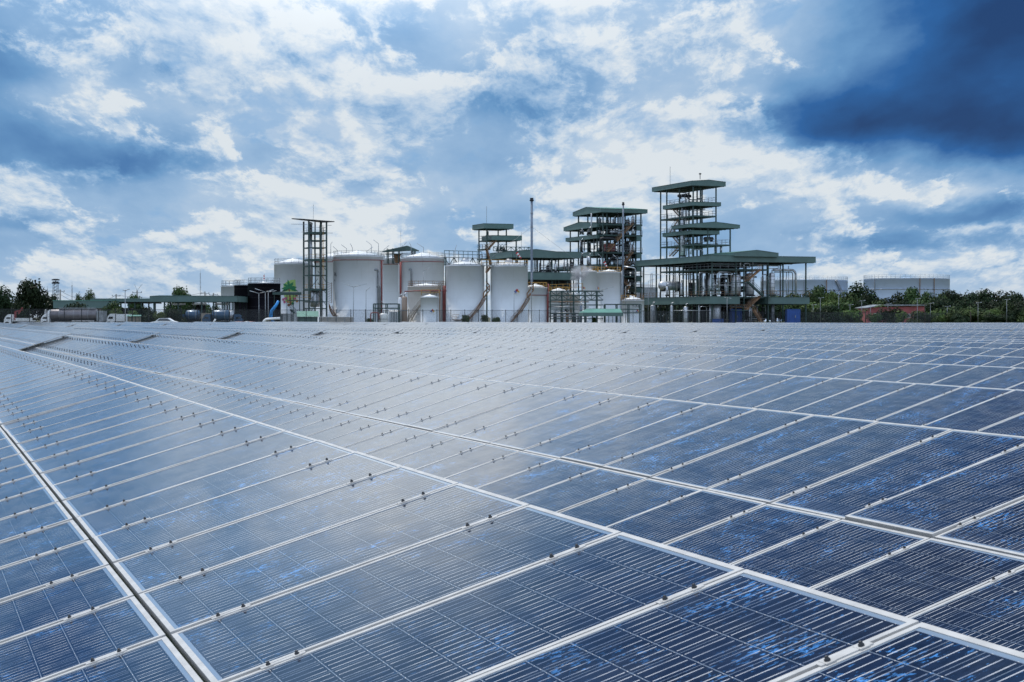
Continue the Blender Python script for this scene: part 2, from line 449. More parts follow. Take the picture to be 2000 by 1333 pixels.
YAW = .361
def table_geom(k):
    """top-edge distance d, height of the top edge z, yaw, tilt of row k (0 = nearest)"""
    if k == 0: return dict(d=2.60, z=EYE - .833, yaw=.3535, tilt=R(16.9), asl=-.0011, ph=.822)
    if k == 1: return dict(d=7.50, z=EYE - .844, yaw=.3600, tilt=R(17.3), asl=-.0003, ph=.437)
    rr = random.Random(100 + k)
    dz = rr.uniform(-.03, .03)
    return dict(d=2.6 + 4.9 * k, z=EYE - .84 + dz, yaw=YAW, tilt=R(17.0 + rr.uniform(-.35, .35)), asl=0.0, ph=rr.random())
GAPS = {0: 71.0, 1: 77.0, 2: 82.0, 3: 85.3, 4: 87.0, 5: 88.8}
SEG = 85.0; GAP = .55
def profile(k, s):
    """gentle roll of the land along a row"""
    z = .06 * math.exp(-((s - 28) / 14) ** 2) + .05 * math.exp(-((s - 55) / 25) ** 2) if k == 0 else 0
    z += .035 * math.sin(s * .055 + k * .9) * min(1, s / 40) if k > 1 else 0
    return z
def build_segment(k, s0, n, step, label, group, nparts, skip=0):
    G = table_geom(k); N, A = frame_dirs(G['yaw']); ct, st = math.cos(G['tilt']), math.sin(G['tilt'])
    Bv = N * ct + Vector((0, 0, st))
    rr = random.Random(k * 7 + int(s0))
    def top(s): return N * G['d'] + A * s + Vector((0, 0, G['z'] + G['asl'] * s + step + profile(k, s)))
    base = top(s0 + n / 2) - Bv * ML; base.z = 0
    root = thing('solar_array', label, 'solar array', base, 0, group)
    inv = Matrix.Translation(-base)
    def mtx(s, row, jitter=True):
        # origin = lower left corner of the panel seen from below the slope; x runs away along the row
        t0 = top(s); t1 = top(s + 1)
        X = (t1 - t0).normalized()
        j = rr.gauss(0, R(.15)) if jitter else 0
        j2 = rr.gauss(0, R(.10)) if jitter else 0
        tl = G['tilt'] + j + (-.0025 * min(max(s - 3.8, 0), 12) if k == 0 else 0)
        Bl = N * math.cos(tl) + Vector((0, 0, math.sin(tl)))
        X = (X + Vector((0, 0, j2))).normalized()
        Z = X.cross(Bl).normalized(); 
        if Z.z < 0: Z = -Z
        Bl = (Bl - X * Bl.dot(X)).normalized()
        off = 0 if row == 1 else -(ML + .022)
        B0 = N * math.cos(G['tilt'] + (tl - G['tilt'] - j)) + Vector((0, 0, math.sin(tl - j)))
        org = t0 + B0 * off - Bl * ML
        # panel x axis must make a right-handed frame with y = up slope, z = up: x = y cross z
        Xp = Bl.cross(Z)
        org2 = org if Xp.dot(X) > 0 else org + X * MW
        m = Matrix(((Xp.x, Bl.x, Z.x, org2.x), (Xp.y, Bl.y, Z.y, org2.y), (Xp.z, Bl.z, Z.z, org2.z), (0, 0, 0, 1)))
        return inv @ m
    # parts: the nearest panels one by one, the rest of the row as one mesh
    ncol = min(n, nparts // 2)
    ncol = min(n - skip, ncol)
    for c in range(skip, skip + ncol):
        for row in (1, 0):
            p = P_GLASS.copy(); C.objects.link(p); p.parent = root; p.matrix_local = mtx(s0 + c, row)
            f = P_FRAME.copy(); C.objects.link(f); f.parent = p
            for yy in (.26, ML - .25):
                if c + 1 < n and k < 8:
                    q = P_CLAMP.copy(); C.objects.link(q); q.parent = p; q.location = (-.005, yy, 0)
    if ncol < n or nparts == 0:
        mb = MB(); uvs = []
        i = 0
        for c in [q for q in range(n) if not skip <= q < skip + ncol]:
            for row in (1, 0):
                mm = mtx(s0 + c, row)
                add_panel(mb, uvs, mm, rr.randrange(4000)); i += 1
                if k < 9 and s0 + c < 120:
                    for yy in (.26, ML - .25):
                        for dy in (-.055, .055):
                            mb.cur = 2; nb = len(mb.v)
                            pts = [(-.019, yy + dy - .014), (.010, yy + dy - .014), (.010, yy + dy + .014), (-.019, yy + dy + .014)]
                            mb.hexa([mm @ Vector((x, y, z)) for z in (0.0, .022) for x, y in pts]); uvs += [None] * 6
        if nparts:
            o = mb.build('solar_panel', [M['pv'], M['alu'], M['bolt']], root); o['kind'] = 'stuff'
        else:
            o = mb.build('solar_panel', [M['pv'], M['alu'], M['bolt']], root); o['kind'] = 'stuff'
        finish_uv(o.data, uvs)
    # rack: four purlins, end rafter beams and posts
    for fb in (.30, 1.35, 1.98, 3.02):
        mb = MB()
        cnt = max(2, n // 8)
        for i in range(cnt):
            sA, sB = s0 - .12 + (n + .2) * i / cnt, s0 - .12 + (n + .2) * (i + 1) / cnt
            a = top(sA) - Bv * fb - base; b_ = top(sB) - Bv * fb - base
            mb.bar(a - Vector((0, 0, FH + .035)), b_ - Vector((0, 0, FH + .035)), .045, .06)
        mb.build('purlin', M['galv'], root)
    if k < 6:
        npst = max(2, int(n / 6))
        pm = None
        for i in range(npst + 1):
            s = s0 + .35 + (n - .7) * i / npst
            t = top(s)
            raf = MB(); a = t - Bv * .12 - base - Vector((0, 0, FH + .10)); b_ = t - Bv * 3.2 - base - Vector((0, 0, FH + .10))
            raf.bar(a, b_, .06, .09).build('rafter', M['galv'], root)
            for fb in (.75, 2.6):
                q = t - Bv * fb - base
                pz = MB(); pz.bar((q.x, q.y, -.02), (q.x, q.y, q.z - FH - .14), .08, .08).build('post', M['galv'], root)
    return root

FIELD = 'rows of blue solar arrays'
ORD = ['nearest', 'second', 'third', 'fourth', 'fifth', 'sixth', 'seventh', 'eighth', 'ninth', 'tenth', 'eleventh', 'twelfth', 'thirteenth', 'fourteenth', 'fifteenth', 'sixteenth',
       'seventeenth', 'eighteenth', 'nineteenth', 'twentieth'] + ['twenty-' + q for q in ('first', 'second', 'third', 'fourth', 'fifth', 'sixth', 'seventh', 'eighth', 'ninth')] + ['thirtieth'] + ['thirty-' + q for q in ('first', 'second', 'third', 'fourth')]
for k in range(0, 34):
    G = table_geom(k)
    smin = int(1.286 * G['d']) - 4
    smin = max(smin, 0)
    g0 = GAPS.get(k, 89.2 + (k - 5) * .25)
    # first span runs from the right edge of view up to the first gap, on whole panels counted back from the gap
    ph = G['ph']
    if k < 2:
        first = ph - 6
        n = int(g0 - first)
        spans = [(first, n)]
        g_end = first + n
    else:
        g_end = g0
        n = int(g0 - max(0, .8 * G['d'] - 8))
        if g0 - smin < 3: n = 0
        spans = [(g0 - n, n)] if n > 3 else []
    s = g_end + GAP
    lim = 250 - .28 * max(0, G['d'] - 20) if k > 2 else 236
    maxs = 16.9 * G['d'] + 12
    while s < min(lim, maxs) - 6:
        n2 = int(min(SEG - 1, min(lim, maxs) - s))
        if s + n2 > smin + 3: 
            cut = max(0, int(.8 * G['d'] - 8) - int(s) - 1)
            spans.append((s + cut, n2 - cut))
        s += SEG
    for si, (s0, n) in enumerate(spans):
        if n < 2: continue
        far = G['d'] * .353 + s0 * .936
        if far > 250: continue
        step = (0, .11, .17, .2)[min(si, 3)] * (1.25 if k == 1 else 1 if k < 14 else max(0, 1 - (k - 14) / 10))
        bycols = 100 if (far < 75 and k < 9 and not (k == 0 and si > 0)) else 0
        where = ['in front of the first break', 'beyond the first break', 'beyond the second break, near the fence', 'last length before the fence'][min(si, 3)]
        lab = '%s row of blue solar panels from the front, %s' % (ORD[k], where)
        skip = max(0, int((6 if k < 2 else smin) - (0 if k < 2 else s0))) if si == 0 and bycols else 0
        build_segment(k, s0, n, step, lab, FIELD, bycols, skip)

# ------------------------------------------------------------------ siting helpers: bearing (photo column) + distance -> metres
GP = 0.9                                     # level of the factory platform
def X_(x, D): return (x - 1000.0) / FPX * D
def Z_(y, D): return EYE + (HOR - y) / FPX * D
def site(x, D, z=GP): return Vector((X_(x, D), D, z))

def ring_rail(parent, r, z, h, m, n=26, a0=0, a1=2 * math.pi, name='railing'):
    mb = MB(); full = abs(a1 - a0) > 6.2
    P = [(r * math.cos(a0 + (a1 - a0) * i / n), r * math.sin(a0 + (a1 - a0) * i / n)) for i in range(n + 1)]
    for i, (x, y) in enumerate(P):
        if full and i == n: break
        mb.bar((x, y, z), (x, y, z + h), .06)
    for hh in (h, h * .52):
        for (x0, y0), (x1, y1) in zip(P, P[1:]): mb.bar((x0, y0, z + hh), (x1, y1, z + hh), .05)
    for (x0, y0), (x1, y1) in zip(P, P[1:]): mb.bar((x0, y0, z + .08), (x1, y1, z + .08), .03, .14)
    return mb.build(name, m, parent)
def rail_line(mb, pts, h=1.1, sp=1.8, w=.055):
    for a, b in zip(pts, pts[1:]):
        a = Vector(a); b = Vector(b); n = max(1, int((b - a).length / sp))
        for i in range(n + 1):
            p = a + (b - a) * i / n; mb.bar(p, p + Vector((0, 0, h)), w)
        for hh in (h, h * .5): mb.bar(a + Vector((0, 0, hh)), b + Vector((0, 0, hh)), w)
def tank_stair(parent, r, z0, z1, a0, a1, m, name='stair'):
    mb = MB(); n = 28; w = .8
    def p(t, rr, dz=0): 
        a = a0 + (a1 - a0) * t; return Vector((rr * math.cos(a), rr * math.sin(a), z0 + (z1 - z0) * t + dz))
    for i in range(n):
        t0, t1 = i / n, (i + 1) / n
        for rr in (r + .12, r + .12 + w): mb.bar(p(t0, rr), p(t1, rr), .06, .18)
        mb.bar(p(t0, r + .12), p(t0, r + .12 + w), .26, .05)
        mb.bar(p(t0, r + .12 + w), p(t0, r + .12 + w, 1.0), .05)
        for hh in (1.0, .5): mb.bar(p(t0, r + .12 + w, hh), p(t1, r + .12 + w, hh), .05)
    for t in (0.33, .66): mb.bar(p(t, r + w), p(t, r, -1.2), .08)
    return mb.build(name, m, parent)

def tank(label, x, w, ytop, D, shell='tank', rise=.9, rail='galv', railh=1.1, band=None, cat='storage tank', name='storage_tank', nseg=56, z_top=None, roofm='white'):
    r = w / 2 / FPX * D
    t = thing(name, label, cat, site(x, D))
    H = Z_(ytop, D - r) - GP if z_top is None else z_top
    # local frame turned so that angle -90 degrees faces the camera
    MB().lathe((0, 0, 0), [(r + .12, -.2), (r + .12, .15), (r, .16), (r, H - .12), (r + .07, H - .12), (r + .07, H)], nseg).build('shell', M[shell], t)
    MB().lathe((0, 0, 0), [(r + .02, H + .005), (r * .55, H + rise * .62), (r * .12, H + rise), (r * .10, H + rise + .12), (.02, H + rise + .14)], nseg).build('roof', M[roofm], t)
    if rail: ring_rail(t, r - .08, H + .01, railh, M[rail], max(16, int(r * 3.4)))
    if band:
        z = H - band
        MB().tube([((r + .16) * math.cos(2 * math.pi * i / 48), (r + .16) * math.sin(2 * math.pi * i / 48), z) for i in range(49)], .07, 5, False).build('cooling_pipe', M['redpipe'], t)
    t['r'] = r; t['H'] = H
    return t
def on_tank(t, a, z, dr=.25):      # a = degrees from the camera-facing line, + to the right
    th = math.radians(-90 + a); r = t['r'] + dr
    return Vector((r * math.cos(th), r * math.sin(th), z))
def vpipe(t, a, z0, z1, rad, m, name='riser_pipe', hook=False, dr=.3):
    mb = MB(); pts = [on_tank(t, a, z0, dr), on_tank(t, a, z1, dr)]
    if hook:
        e = on_tank(t, a, z1, dr); pts += [e + Vector((-.15, 0, .35)), on_tank(t, a - 4, z1 + .45, dr), on_tank(t, a - 9, z1 + .3, -.1)]
    mb.tube(pts, rad, 8); return mb.build(name, M[m], t)
def bend_patch(t, poly_az, name, m, dr=.03, parent=None):
    """flat outline (metres left/right of angle a0, height) laid onto the shell"""
    pass

def clad_faces(mb, pts, z0, z1, close=True):
    n = len(pts)
    for i in range(n if close else n - 1):
        a = pts[i]; b = pts[(i + 1) % n]
        mb.poly([(a[0], a[1], z0), (b[0], b[1], z0), (b[0], b[1], z1), (a[0], a[1], z1)])

# ------------------------------------------------------------------ open steel process buildings
class Frame:
    """steel frame on the plant grid; local x runs right-and-back, local y runs left-and-back from the near corner"""
    def __init__(s, label, x, D, cat='process building', name='process_building', z=GP):
        s.x, s.D = x, D
        s.root = thing(name, label, cat, site(x, D, z), YAW); s.z0 = z
        s.c, s.s = math.cos(YAW), math.sin(YAW)
    def dep(s, u, v): return s.D + s.s * u + s.c * v
    def lat(s, u, v): return X_(s.x, s.D) + s.c * u - s.s * v
    def z(s, y, u=0, v=0): return Z_(y, s.dep(u, v)) - s.z0
    def v(s, x, u=0, v=0):
        q = (x - 1000) / FPX; return v + (s.lat(u, v) - q * s.dep(u, v)) / (s.s + q * s.c)
    def u(s, x, u=0, v=0):
        q = (x - 1000) / FPX; return u + (q * s.dep(u, v) - s.lat(u, v)) / (s.c - q * s.s)
    def post(s, u, v, z1, z0=0.0, w=.26, m='green_dk', name='column'):
        return MB().bar((u, v, z0), (u, v, z1), w).build(name, M[m], s.root)
    def beam(s, a, b, w=.2, h=.3, m='green_dk', name='beam'):
        return MB().bar(a, b, w, h).build(name, M[m], s.root)
    def canopy(s, u0, v0, xl, xr, yt, yb, gable=None, rise=0, name='roof', len_u=None, len_v=None, m='green'):
        """clad fascia band round a rectangle; gable='u': front face (along u) carries the gable; 'v': left face does"""
        z1 = s.z(yt, u0, v0); z0 = s.z(yb, u0, v0)
        u1 = len_u + u0 if len_u else s.u(xr, u0, v0); v1 = len_v + v0 if len_v else s.v(xl, u0, v0)
        rz = rise / FPX * s.D
        mb = MB()
        um, vm = (u0 + u1) / 2, (v0 + v1) / 2
        t = .18
        def face(a, b, pk):
            mid = ((a[0] + b[0]) / 2, (a[1] + b[1]) / 2)
            ins = Vector((um - mid[0], vm - mid[1], 0)).normalized() * t
            for off, zz in ((Vector((0, 0, 0)), 0), (ins, 0)):
                top = [(b[0], b[1], z1), (a[0], a[1], z1)] if not pk else [(b[0], b[1], z1), (mid[0], mid[1], z1 + rz), (a[0], a[1], z1)]
                mb.poly([tuple(Vector(p) + off) for p in [(a[0], a[1], z0), (b[0], b[1], z0)] + top])
        c = [(u0, v0), (u1, v0), (u1, v1), (u0, v1)]
        for i in range(4):
            gu = i in (0, 2)
            face(c[i], c[(i + 1) % 4], (gable == 'u' and gu) or (gable == 'v' and not gu))
        mb.build('fascia' if name == 'roof' else name, M[m], s.root)
        rf = MB(); e = .12; q = z1 + .02
        if gable == 'u':
            for a, b in ((u0 - e, um), (u1 + e, um)):
                rf.poly([(a, v0 - e, q), (b, v0 - e, q + rz), (b, v1 + e, q + rz), (a, v1 + e, q)])
        elif gable == 'v':
            for a, b in ((v0 - e, vm), (v1 + e, vm)):
                rf.poly([(u0 - e, a, q), (u0 - e, b, q + rz), (u1 + e, b, q + rz), (u1 + e, a, q)])
        else:
            rf.poly([(u0 - e, v0 - e, q), (u1 + e, v0 - e, q), (u1 + e, v1 + e, q), (u0 - e, v1 + e, q)])
        # soffit
        rf.build('roof_sheet', M['green_lt'], s.root)
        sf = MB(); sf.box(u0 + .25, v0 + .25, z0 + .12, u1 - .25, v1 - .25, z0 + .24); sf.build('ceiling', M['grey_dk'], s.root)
        gir = MB()
        for i in range(5):
            vv = v0 + .5 + (v1 - v0 - 1) * i / 4; gir.bar((u0 + .3, vv, z0 + .02), (u1 - .3, vv, z0 + .02), .18, .25)
        gir.build('girder', M['green_dk'], s.root)
        return u0, v0, u1, v1, z0, z1
    def deck(s, u0, v0, u1, v1, z, th=.3, rail=True, m='green_dk', sides='flrb', railm='galv'):
        MB().box(u0, v0, z - th, u1, v1, z).build('deck', M[m], s.root)
        if rail:
            mb = MB(); w = .05
            P = {'f': ((u0, v0, z), (u1, v0, z)), 'l': ((u0, v0, z), (u0, v1, z)), 'r': ((u1, v0, z), (u1, v1, z)), 'b': ((u0, v1, z), (u1, v1, z))}
            for k in sides: rail_line(mb, P[k])
            mb.build('railing', M[railm], s.root)
    def stair(s, a, b, m='rust', w=.9, along='v'):
        """one flight from a to b (local points)"""
        mb = MB(); a = Vector(a); b = Vector(b); d = Vector((b.x - a.x, b.y - a.y, 0)); d.normalize() if d.length else None
        sd = Vector((-d.y, d.x, 0)) * w / 2
        for o in (sd, -sd):
            mb.bar(a + o, b + o, .07, .3); up = Vector((0, 0, 1.0))
            mb.bar(a + o + up, b + o + up, .05)
            mb.bar(a + o + up * .5, b + o + up * .5, .04)
            for i in range(5):
                p = a + (b - a) * i / 4; mb.bar(p + o, p + o + up, .05)
        n = 12
        for i in range(n + 1):
            p = a + (b - a) * i / n; mb.bar(p - sd, p + sd, .25, .05)
        mb.build('stair', M[m], s.root)

def vessel(label, x, w, ytop, ybot, D, m='silver', cat='process vessel', name='process_vessel', legs=True, bands=3, z0=None):
    """upright cylinder with domed head, insulation bands, nozzle and saddle legs"""
    r = w / 2 / FPX * D; zt = Z_(ytop, D); zb = Z_(ybot, D) if z0 is None else z0
    t = thing(name, label, cat, site(x, D, zb)); H = zt - zb
    MB().lathe((0, 0, 0), [(r * .5, .0), (r * .9, .1 * r), (r, .3 * r), (r, H - .4 * r), (r * .85, H - .18 * r), (r * .5, H - .03 * r), (.05, H)], 24).build('shell', M[m], t)
    for i in range(bands):
        z = H * (i + 1) / (bands + 1)
        MB().lathe((0, 0, 0), [(r + .03, z), (r + .03, z + .12)], 24).build('band', M['galv'], t)
    MB().tube([(0, 0, H - .1), (0, 0, H + .5), (.5, 0, H + .7)], .12, 8).build('nozzle', M['silver'], t)
    MB().box(-r - .12, -.25, -.25, r + .12, .25, .12).build('base_plate', M['grey_dk'], t)
    return t
def hvessel(label, x0, x1, y0, y1, D, m='silver', cat='horizontal tank', name='horizontal_vessel', z0=None, yaw=YAW):
    cx = (x0 + x1) / 2; r = (y1 - y0) / 2 / FPX * D; L = (x1 - x0) / FPX * D / math.cos(yaw) * .98
    zc = Z_((y0 + y1) / 2, D)
    t = thing(name, label, cat, site(cx, D, zc - r - .3), yaw)
    MB().lathe((0, 0, r + .3), [(.05, -L / 2), (r * .6, -L / 2 + .15 * r), (r, -L / 2 + .6 * r), (r, L / 2 - .6 * r), (r * .6, L / 2 - .15 * r), (.05, L / 2)], 24, 'x').build('shell', M[m], t)
    for sx in (-.3, .3): MB().box(L * sx - .2, -r * .8, 0, L * sx + .2, r * .8, r * .8).build('saddle', M['grey_dk'], t)
    for sx in (-.25, 0, .25): MB().lathe((0, 0, r + .3), [(r + .03, L * sx - .06), (r + .03, L * sx + .06)], 24, 'x').build('band', M['galv'], t)
    MB().tube([(L * .1, 0, 2 * r + .2), (L * .1, 0, 2 * r + .8)], .14, 8).build('nozzle', M['silver'], t)
    return t
def pipe(label, pts, rad, m='silver', cat='pipe', name='process_pipe', group=None):
    """pts: (photo column, row, distance)"""
    P = [Vector((X_(x, D), D, Z_(y, D))) for x, y, D in pts]
    o = P[0].copy(); o.z = min(p.z for p in P)
    mb = MB(); Q = [p - o for p in P]; out = [Q[0]]
    for i in range(1, len(Q) - 1):            # rounded elbows
        a, b, c = Q[i - 1], Q[i], Q[i + 1]; e = min(.45, (a - b).length * .4, (c - b).length * .4)
        p0 = b + (a - b).normalized() * e; p1 = b + (c - b).normalized() * e
        out += [p0, (p0 + p1) / 2 * .5 + b * .5, p1]
    out.append(Q[-1]); mb.tube(out, rad, 10)
    ob = mb.build(name, M[m]); ob.location = o
    return tag(ob, label, cat, group)

def pipe_walk(parent, lo, hi, n, r, m, seed, name='pipework'):
    """one continuous run of pipe turning squarely through a volume, as process pipework does"""
    rr = random.Random(seed); p = [rr.uniform(a, b) for a, b in zip(lo, hi)]; P = [Vector(p)]; last = -1
    for i in range(n):
        ax = rr.choice([a for a in (0, 1, 2) if a != last]); last = ax
        p = list(p); p[ax] = rr.uniform(lo[ax], hi[ax])
        if abs(p[ax] - P[-1][ax]) > 4 * r: P.append(Vector(p))
    mb = MB()
    for a, b in zip(P, P[1:]):
        d = (b - a).normalized(); mb.tube([a - d * r, b + d * r], r, 7)
    return mb.build(name, M[m], parent)

# ---- tower E with base hall E2 -------------------------------------------------
E2 = Frame('wide two storey open hall with green fascia bands at the foot of the tallest tower', 1390.5, 362)
f = E2; f.root['category'] = 'process building'
r0 = f.canopy(-1.2, -1.2, 1240.7, 1593, 499, 511, None, 0)
# gabled bay over the front entrance, proud of the long fascia and higher
ug0 = f.u(1433, 0, -1.6); ug1 = f.u(1519, 0, -1.6)
f.canopy(ug0, -1.9, 0, 0, 493.5, 501, 'u', 5.5, len_u=ug1 - ug0, len_v=16)
zR = r0[5] - .3
vL = [0] + [f.v(x) for x in (1361.6, 1334, 1307.6, 1281.7, 1257)]
uR = [f.u(x) for x in (1437, 1452.7, 1500, 1529, 1573.6)]
for vv in vL: f.post(0, vv, zR)
for uu in uR: f.post(uu, 0, zR)
for vv in vL[1:]:
    for uu in (uR[1], uR[3]): f.post(uu, vv, zR, w=.24)
zf1 = f.z(579.5, -1, -1)
uS = f.u(1444, -1, -1)
f.canopy(-1.2, -1.2, 1248.5, 0, 579, 594, None, 0, 'floor_fascia', len_u=uS + 1.2)
f.canopy(f.u(1500, 0, -1), -1.0, 0, 1581, 580.5, 594, None, 0, 'floor_fascia', len_v=14)
f.deck(uS, .2, f.u(1500), 14, zf1, .35, False)
mb = MB(); rail_line(mb, [(-1, vL[-1], zf1 + .05), (-1, -1, zf1 + .05), (uS, -1, zf1 + .05)]); rail_line(mb, [(f.u(1505), -.8, zf1 + .05), (uR[-1] + .5, -.8, zf1 + .05)])
mb.build('railing', M['rust'], f.root)
zm = f.z(525)
f.deck(0, 0, f.u(1500), 26, zm, .35, True, sides='fl')
f.beam((0, 0, zm + .9), (uR[3], 0, zm + .9), .12, .18)
# entrance stair, three flights, zigzag
us = f.u(1455, 0, -2); ue = f.u(1484, 0, -2)
zA = f.z(606); zB = f.z(578); zC = f.z(551); zD = f.z(526)
f.stair((us, -2.2, zA), (ue, -2.2, zB), 'rust'); f.stair((ue, -3.2, zB), (us, -3.2, zC), 'green_dk'); f.stair((us, -2.2, zC), (ue, -2.2, zD), 'rust')
f.stair((f.u(1458), -3.2, zA), (f.u(1476), -3.2, 0), 'rust')
for (a, z) in ((us, zA), (us, zC), (ue, zB)):
    s_ = -1 if a == us else 1
    f.deck(min(a, a + s_ * 3.2), -3.8, max(a, a + s_ * 3.2), -1.2, z, .15, True, railm='rust', sides='fl' if s_ < 0 else 'fr')
for z in (f.z(557), f.z(536)): f.beam((0, -.1, z), (f.u(1430), -.1, z), .08, .12, 'silver')

E = Frame('tallest green roofed open tower of stacked decks rising over the wide hall', 1353.5, 377, z=GP)
f = E
t0 = f.canopy(-.9, -.9, 1272.8, 1417, 354, 362.8, 'u', 3.2)
c1 = f.canopy(-.7, -.7, 1294, 1408, 394.5, 402, None, 0, 'canopy_fascia')
c3 = f.canopy(-.7, -.7, 1293.5, 1405, 450, 457.5, None, 0, 'canopy_fascia')
ux = f.u(1381, 0, -.4); ux2 = f.u(1425, 0, -.4)
cx = f.canopy(f.u(1345, 0, -1.6), -1.6, 0, 1445, 438, 444.5, 'u', 5.5, 'canopy_fascia', len_v=9)
zt = t0[4] + .6
vE = [0] + [f.v(x) for x in (1327, 1302, 1290)]
uE = f.u(1398)
for vv in vE:
    f.post(0, vv, zt); 
for vv in vE[:3]: f.post(uE, vv, zt)
for vv in (1.5, 3.2): f.post(uE * .45, vv, zt)
zx = cx[4] + .3
for vv in (-.6, 6.5): f.post(ux, vv, zx); f.post(ux2, vv, zx)
z2 = f.z(421); z4 = f.z(477)
f.deck(0, -.2, uE, vE[3], z2, .35); f.deck(0, -.2, ux2, vE[3], z4, .35)
f.deck(.1, 0, uE, vE[2], c1[5] + .05, .05); f.deck(.1, 0, uE, vE[3], c3[5] + .05, .05)
va, vb = vE[2] - .5, vE[1] + .8
zz = [f.z(497), z4, c3[5], z2, c1[5]]
for i in range(4):
    a, b = (va, vb) if i % 2 == 0 else (vb, va)
    f.stair((.9, a, zz[i]), (.9, b, zz[i + 1]), 'rust')
mb = MB(); mb.bar((1.0, 14, t0[5]), (1.0, 14, t0[5] + 4.6), .07); mb.build('lightning_rod', M['galv'], f.root)
mb = MB(); mb.bar((uE * .3, 0, t0[5] + .5), (uE * .3, 0, t0[5] + 1.6), .12); mb.box(uE * .3 - .2, -.2, t0[5] + 1.6, uE * .3 + .2, .2, t0[5] + 1.9); mb.build('camera_mast', M['grey_dk'], f.root)
vessel('slender silver distillation column running up through the decks of the tallest tower', 1333.5, 10, 430, 500, 383, bands=8, cat='distillation column', name='distillation_column')
vessel('narrow silver column top under the roof of the tallest tower', 1332.5, 5, 399, 430, 383.5, bands=4, cat='distillation column', name='distillation_column')
hvessel('dark horizontal drum just under the roof of the tallest tower', 1322, 1350.5, 380.5, 386.5, 383, 'grey_dk', 'drum')
hvessel('dark drum on the fifth deck of the tallest tower, beside the silver column', 1333, 1349, 470, 475, 384, 'grey_dk', 'drum')
hvessel('blue black drum on the deck under the side canopy of the tallest tower', 1373, 1394, 463.5, 470.5, 380, 'grey_dk', 'drum')
vessel('small silver pot on the hall roof below the side canopy of the tallest tower', 1397.5, 5.5, 482, 498, 380, cat='process vessel', bands=1)
pipe('white pipe stub standing on the hall roof at the right foot of the tallest tower', [(1408, 478, 381), (1408, 498, 381)], .28)
pipe('dark downpipe beside the column between the middle decks of the tallest tower', [(1345, 402, 381), (1345, 497, 381)], .16, 'green_dk')
pipe('hooked grey pipe on the hall roof by the silver column', [(1349, 497, 379), (1349, 488, 379), (1358, 488, 379), (1372, 488, 379), (1372, 497, 379)], .16)
for i, x in enumerate((1338, 1341, 1352, 1361)):
    pipe('thin pipe %s in the tallest tower' % ('close left of the corner column', 'second left of the corner column', 'right at the corner column', 'right of the corner column')[i], [(x, 386 + 3 * i, 382 + i * .5), (x, 500, 382 + i * .5)], .10, 'galv')
for sd in range(5): pipe_walk(f.root, (.8, 2, zz[sd] + .3), (uE - .5, 13, zz[sd] + 3.0), 9, (.08, .12, .16)[sd % 3], ('galv', 'grey_dk', 'silver')[sd % 3], 70 + sd)
# inside the hall
f = E2
for sd in range(9): pipe_walk(f.root, (1 + sd, 2, zf1 + .3), (f.u(1500) - .5, 16, zm - .5), 14, (.08, .12, .18)[sd % 3], ('silver', 'grey_dk', 'galv')[sd % 3], 90 + sd)
for sd in range(5): pipe_walk(f.root, (1 + sd, 1.5, zm + .3), (f.u(1500) - .5, 12, zR - 1), 12, .10, ('grey_dk', 'galv', 'grey_dk')[sd % 3], 120 + sd)
for sd in range(6): pipe_walk(f.root, (1 + sd, 1.5, .5), (f.u(1520) - .5, 11, zf1 - .8), 12, .09, ('galv', 'grey_dk', 'silver')[sd % 3], 140 + sd)
MB().box(1.5, 12, 0, f.u(1500), 12.3, zf1 - .4).build('dark_infill_wall', M['grey_dk'], f.root)  # dark sheet added so the ground floor interior reads as shaded
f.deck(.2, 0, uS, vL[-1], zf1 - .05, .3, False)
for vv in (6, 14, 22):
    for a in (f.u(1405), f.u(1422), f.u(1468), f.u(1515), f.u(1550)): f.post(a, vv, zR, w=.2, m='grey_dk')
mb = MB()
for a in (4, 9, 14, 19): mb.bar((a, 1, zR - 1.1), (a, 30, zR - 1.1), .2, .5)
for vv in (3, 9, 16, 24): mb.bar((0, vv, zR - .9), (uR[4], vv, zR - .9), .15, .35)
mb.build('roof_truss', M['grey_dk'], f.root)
MB().box(2, 18, f.z(527, 0, 18), f.u(1500), 18.3, zR - .4).build('roof_shade_sheet', M['grey_dk'], f.root)  # dark sheet added in place of the shade under the roof
hvessel('large round ended silver tank lying on the hall upper floor, far left', 1285, 1333, 550, 567.5, 377, cat='horizontal tank')
vessel('tall silver vessel left of the zigzag stair on the hall upper floor', 1437, 20, 535, 577, 366, bands=5)
vessel('tall silver vessel behind the zigzag stair on the hall upper floor', 1464.5, 17, 534, 577, 368, bands=5)
vessel('tall silver vessel right of the zigzag stair on the hall upper floor', 1507.5, 11, 533, 577, 368, bands=5)
vessel('slim bright vessel beside the large lying tank on the hall upper floor', 1331, 4.5, 552, 577, 370, bands=2)
for i, (x, w, yt, yb, D, mm) in enumerate(((1275.5, 11, 596, 640, 376, 'galv'), (1312, 6, 597, 640, 370, 'silver'), (1340, 10, 599, 636, 368, 'silver'), (1365.5, 4, 596, 640, 367, 'silver'), (1387, 4, 594, 640, 364, 'silver'), (1400.5, 16, 593, 634, 365, 'silver'), (1463, 12, 580, 640, 372, 'silver'), (1427, 7, 582, 640, 374, 'galv'), (1509, 7, 595, 640, 370, 'galv'))):
    lab = ('fat grey', 'slim white', 'round topped silver', 'thin white', 'narrow white', 'broad bright silver', 'tall silver', 'short grey', 'grey')[i] + ' vessel, hall ground floor, ' + \
          ('leftmost of all', 'second from the left', 'in the left middle on a dark skirt', 'left of the near corner column', 'touching the near corner column', 'on a blue base right of the near corner', 'behind the entrance stair', 'left of the entrance stair', 'under the right floor band')[i]
    vessel(lab, x, w, yt, yb, D, mm, bands=2)
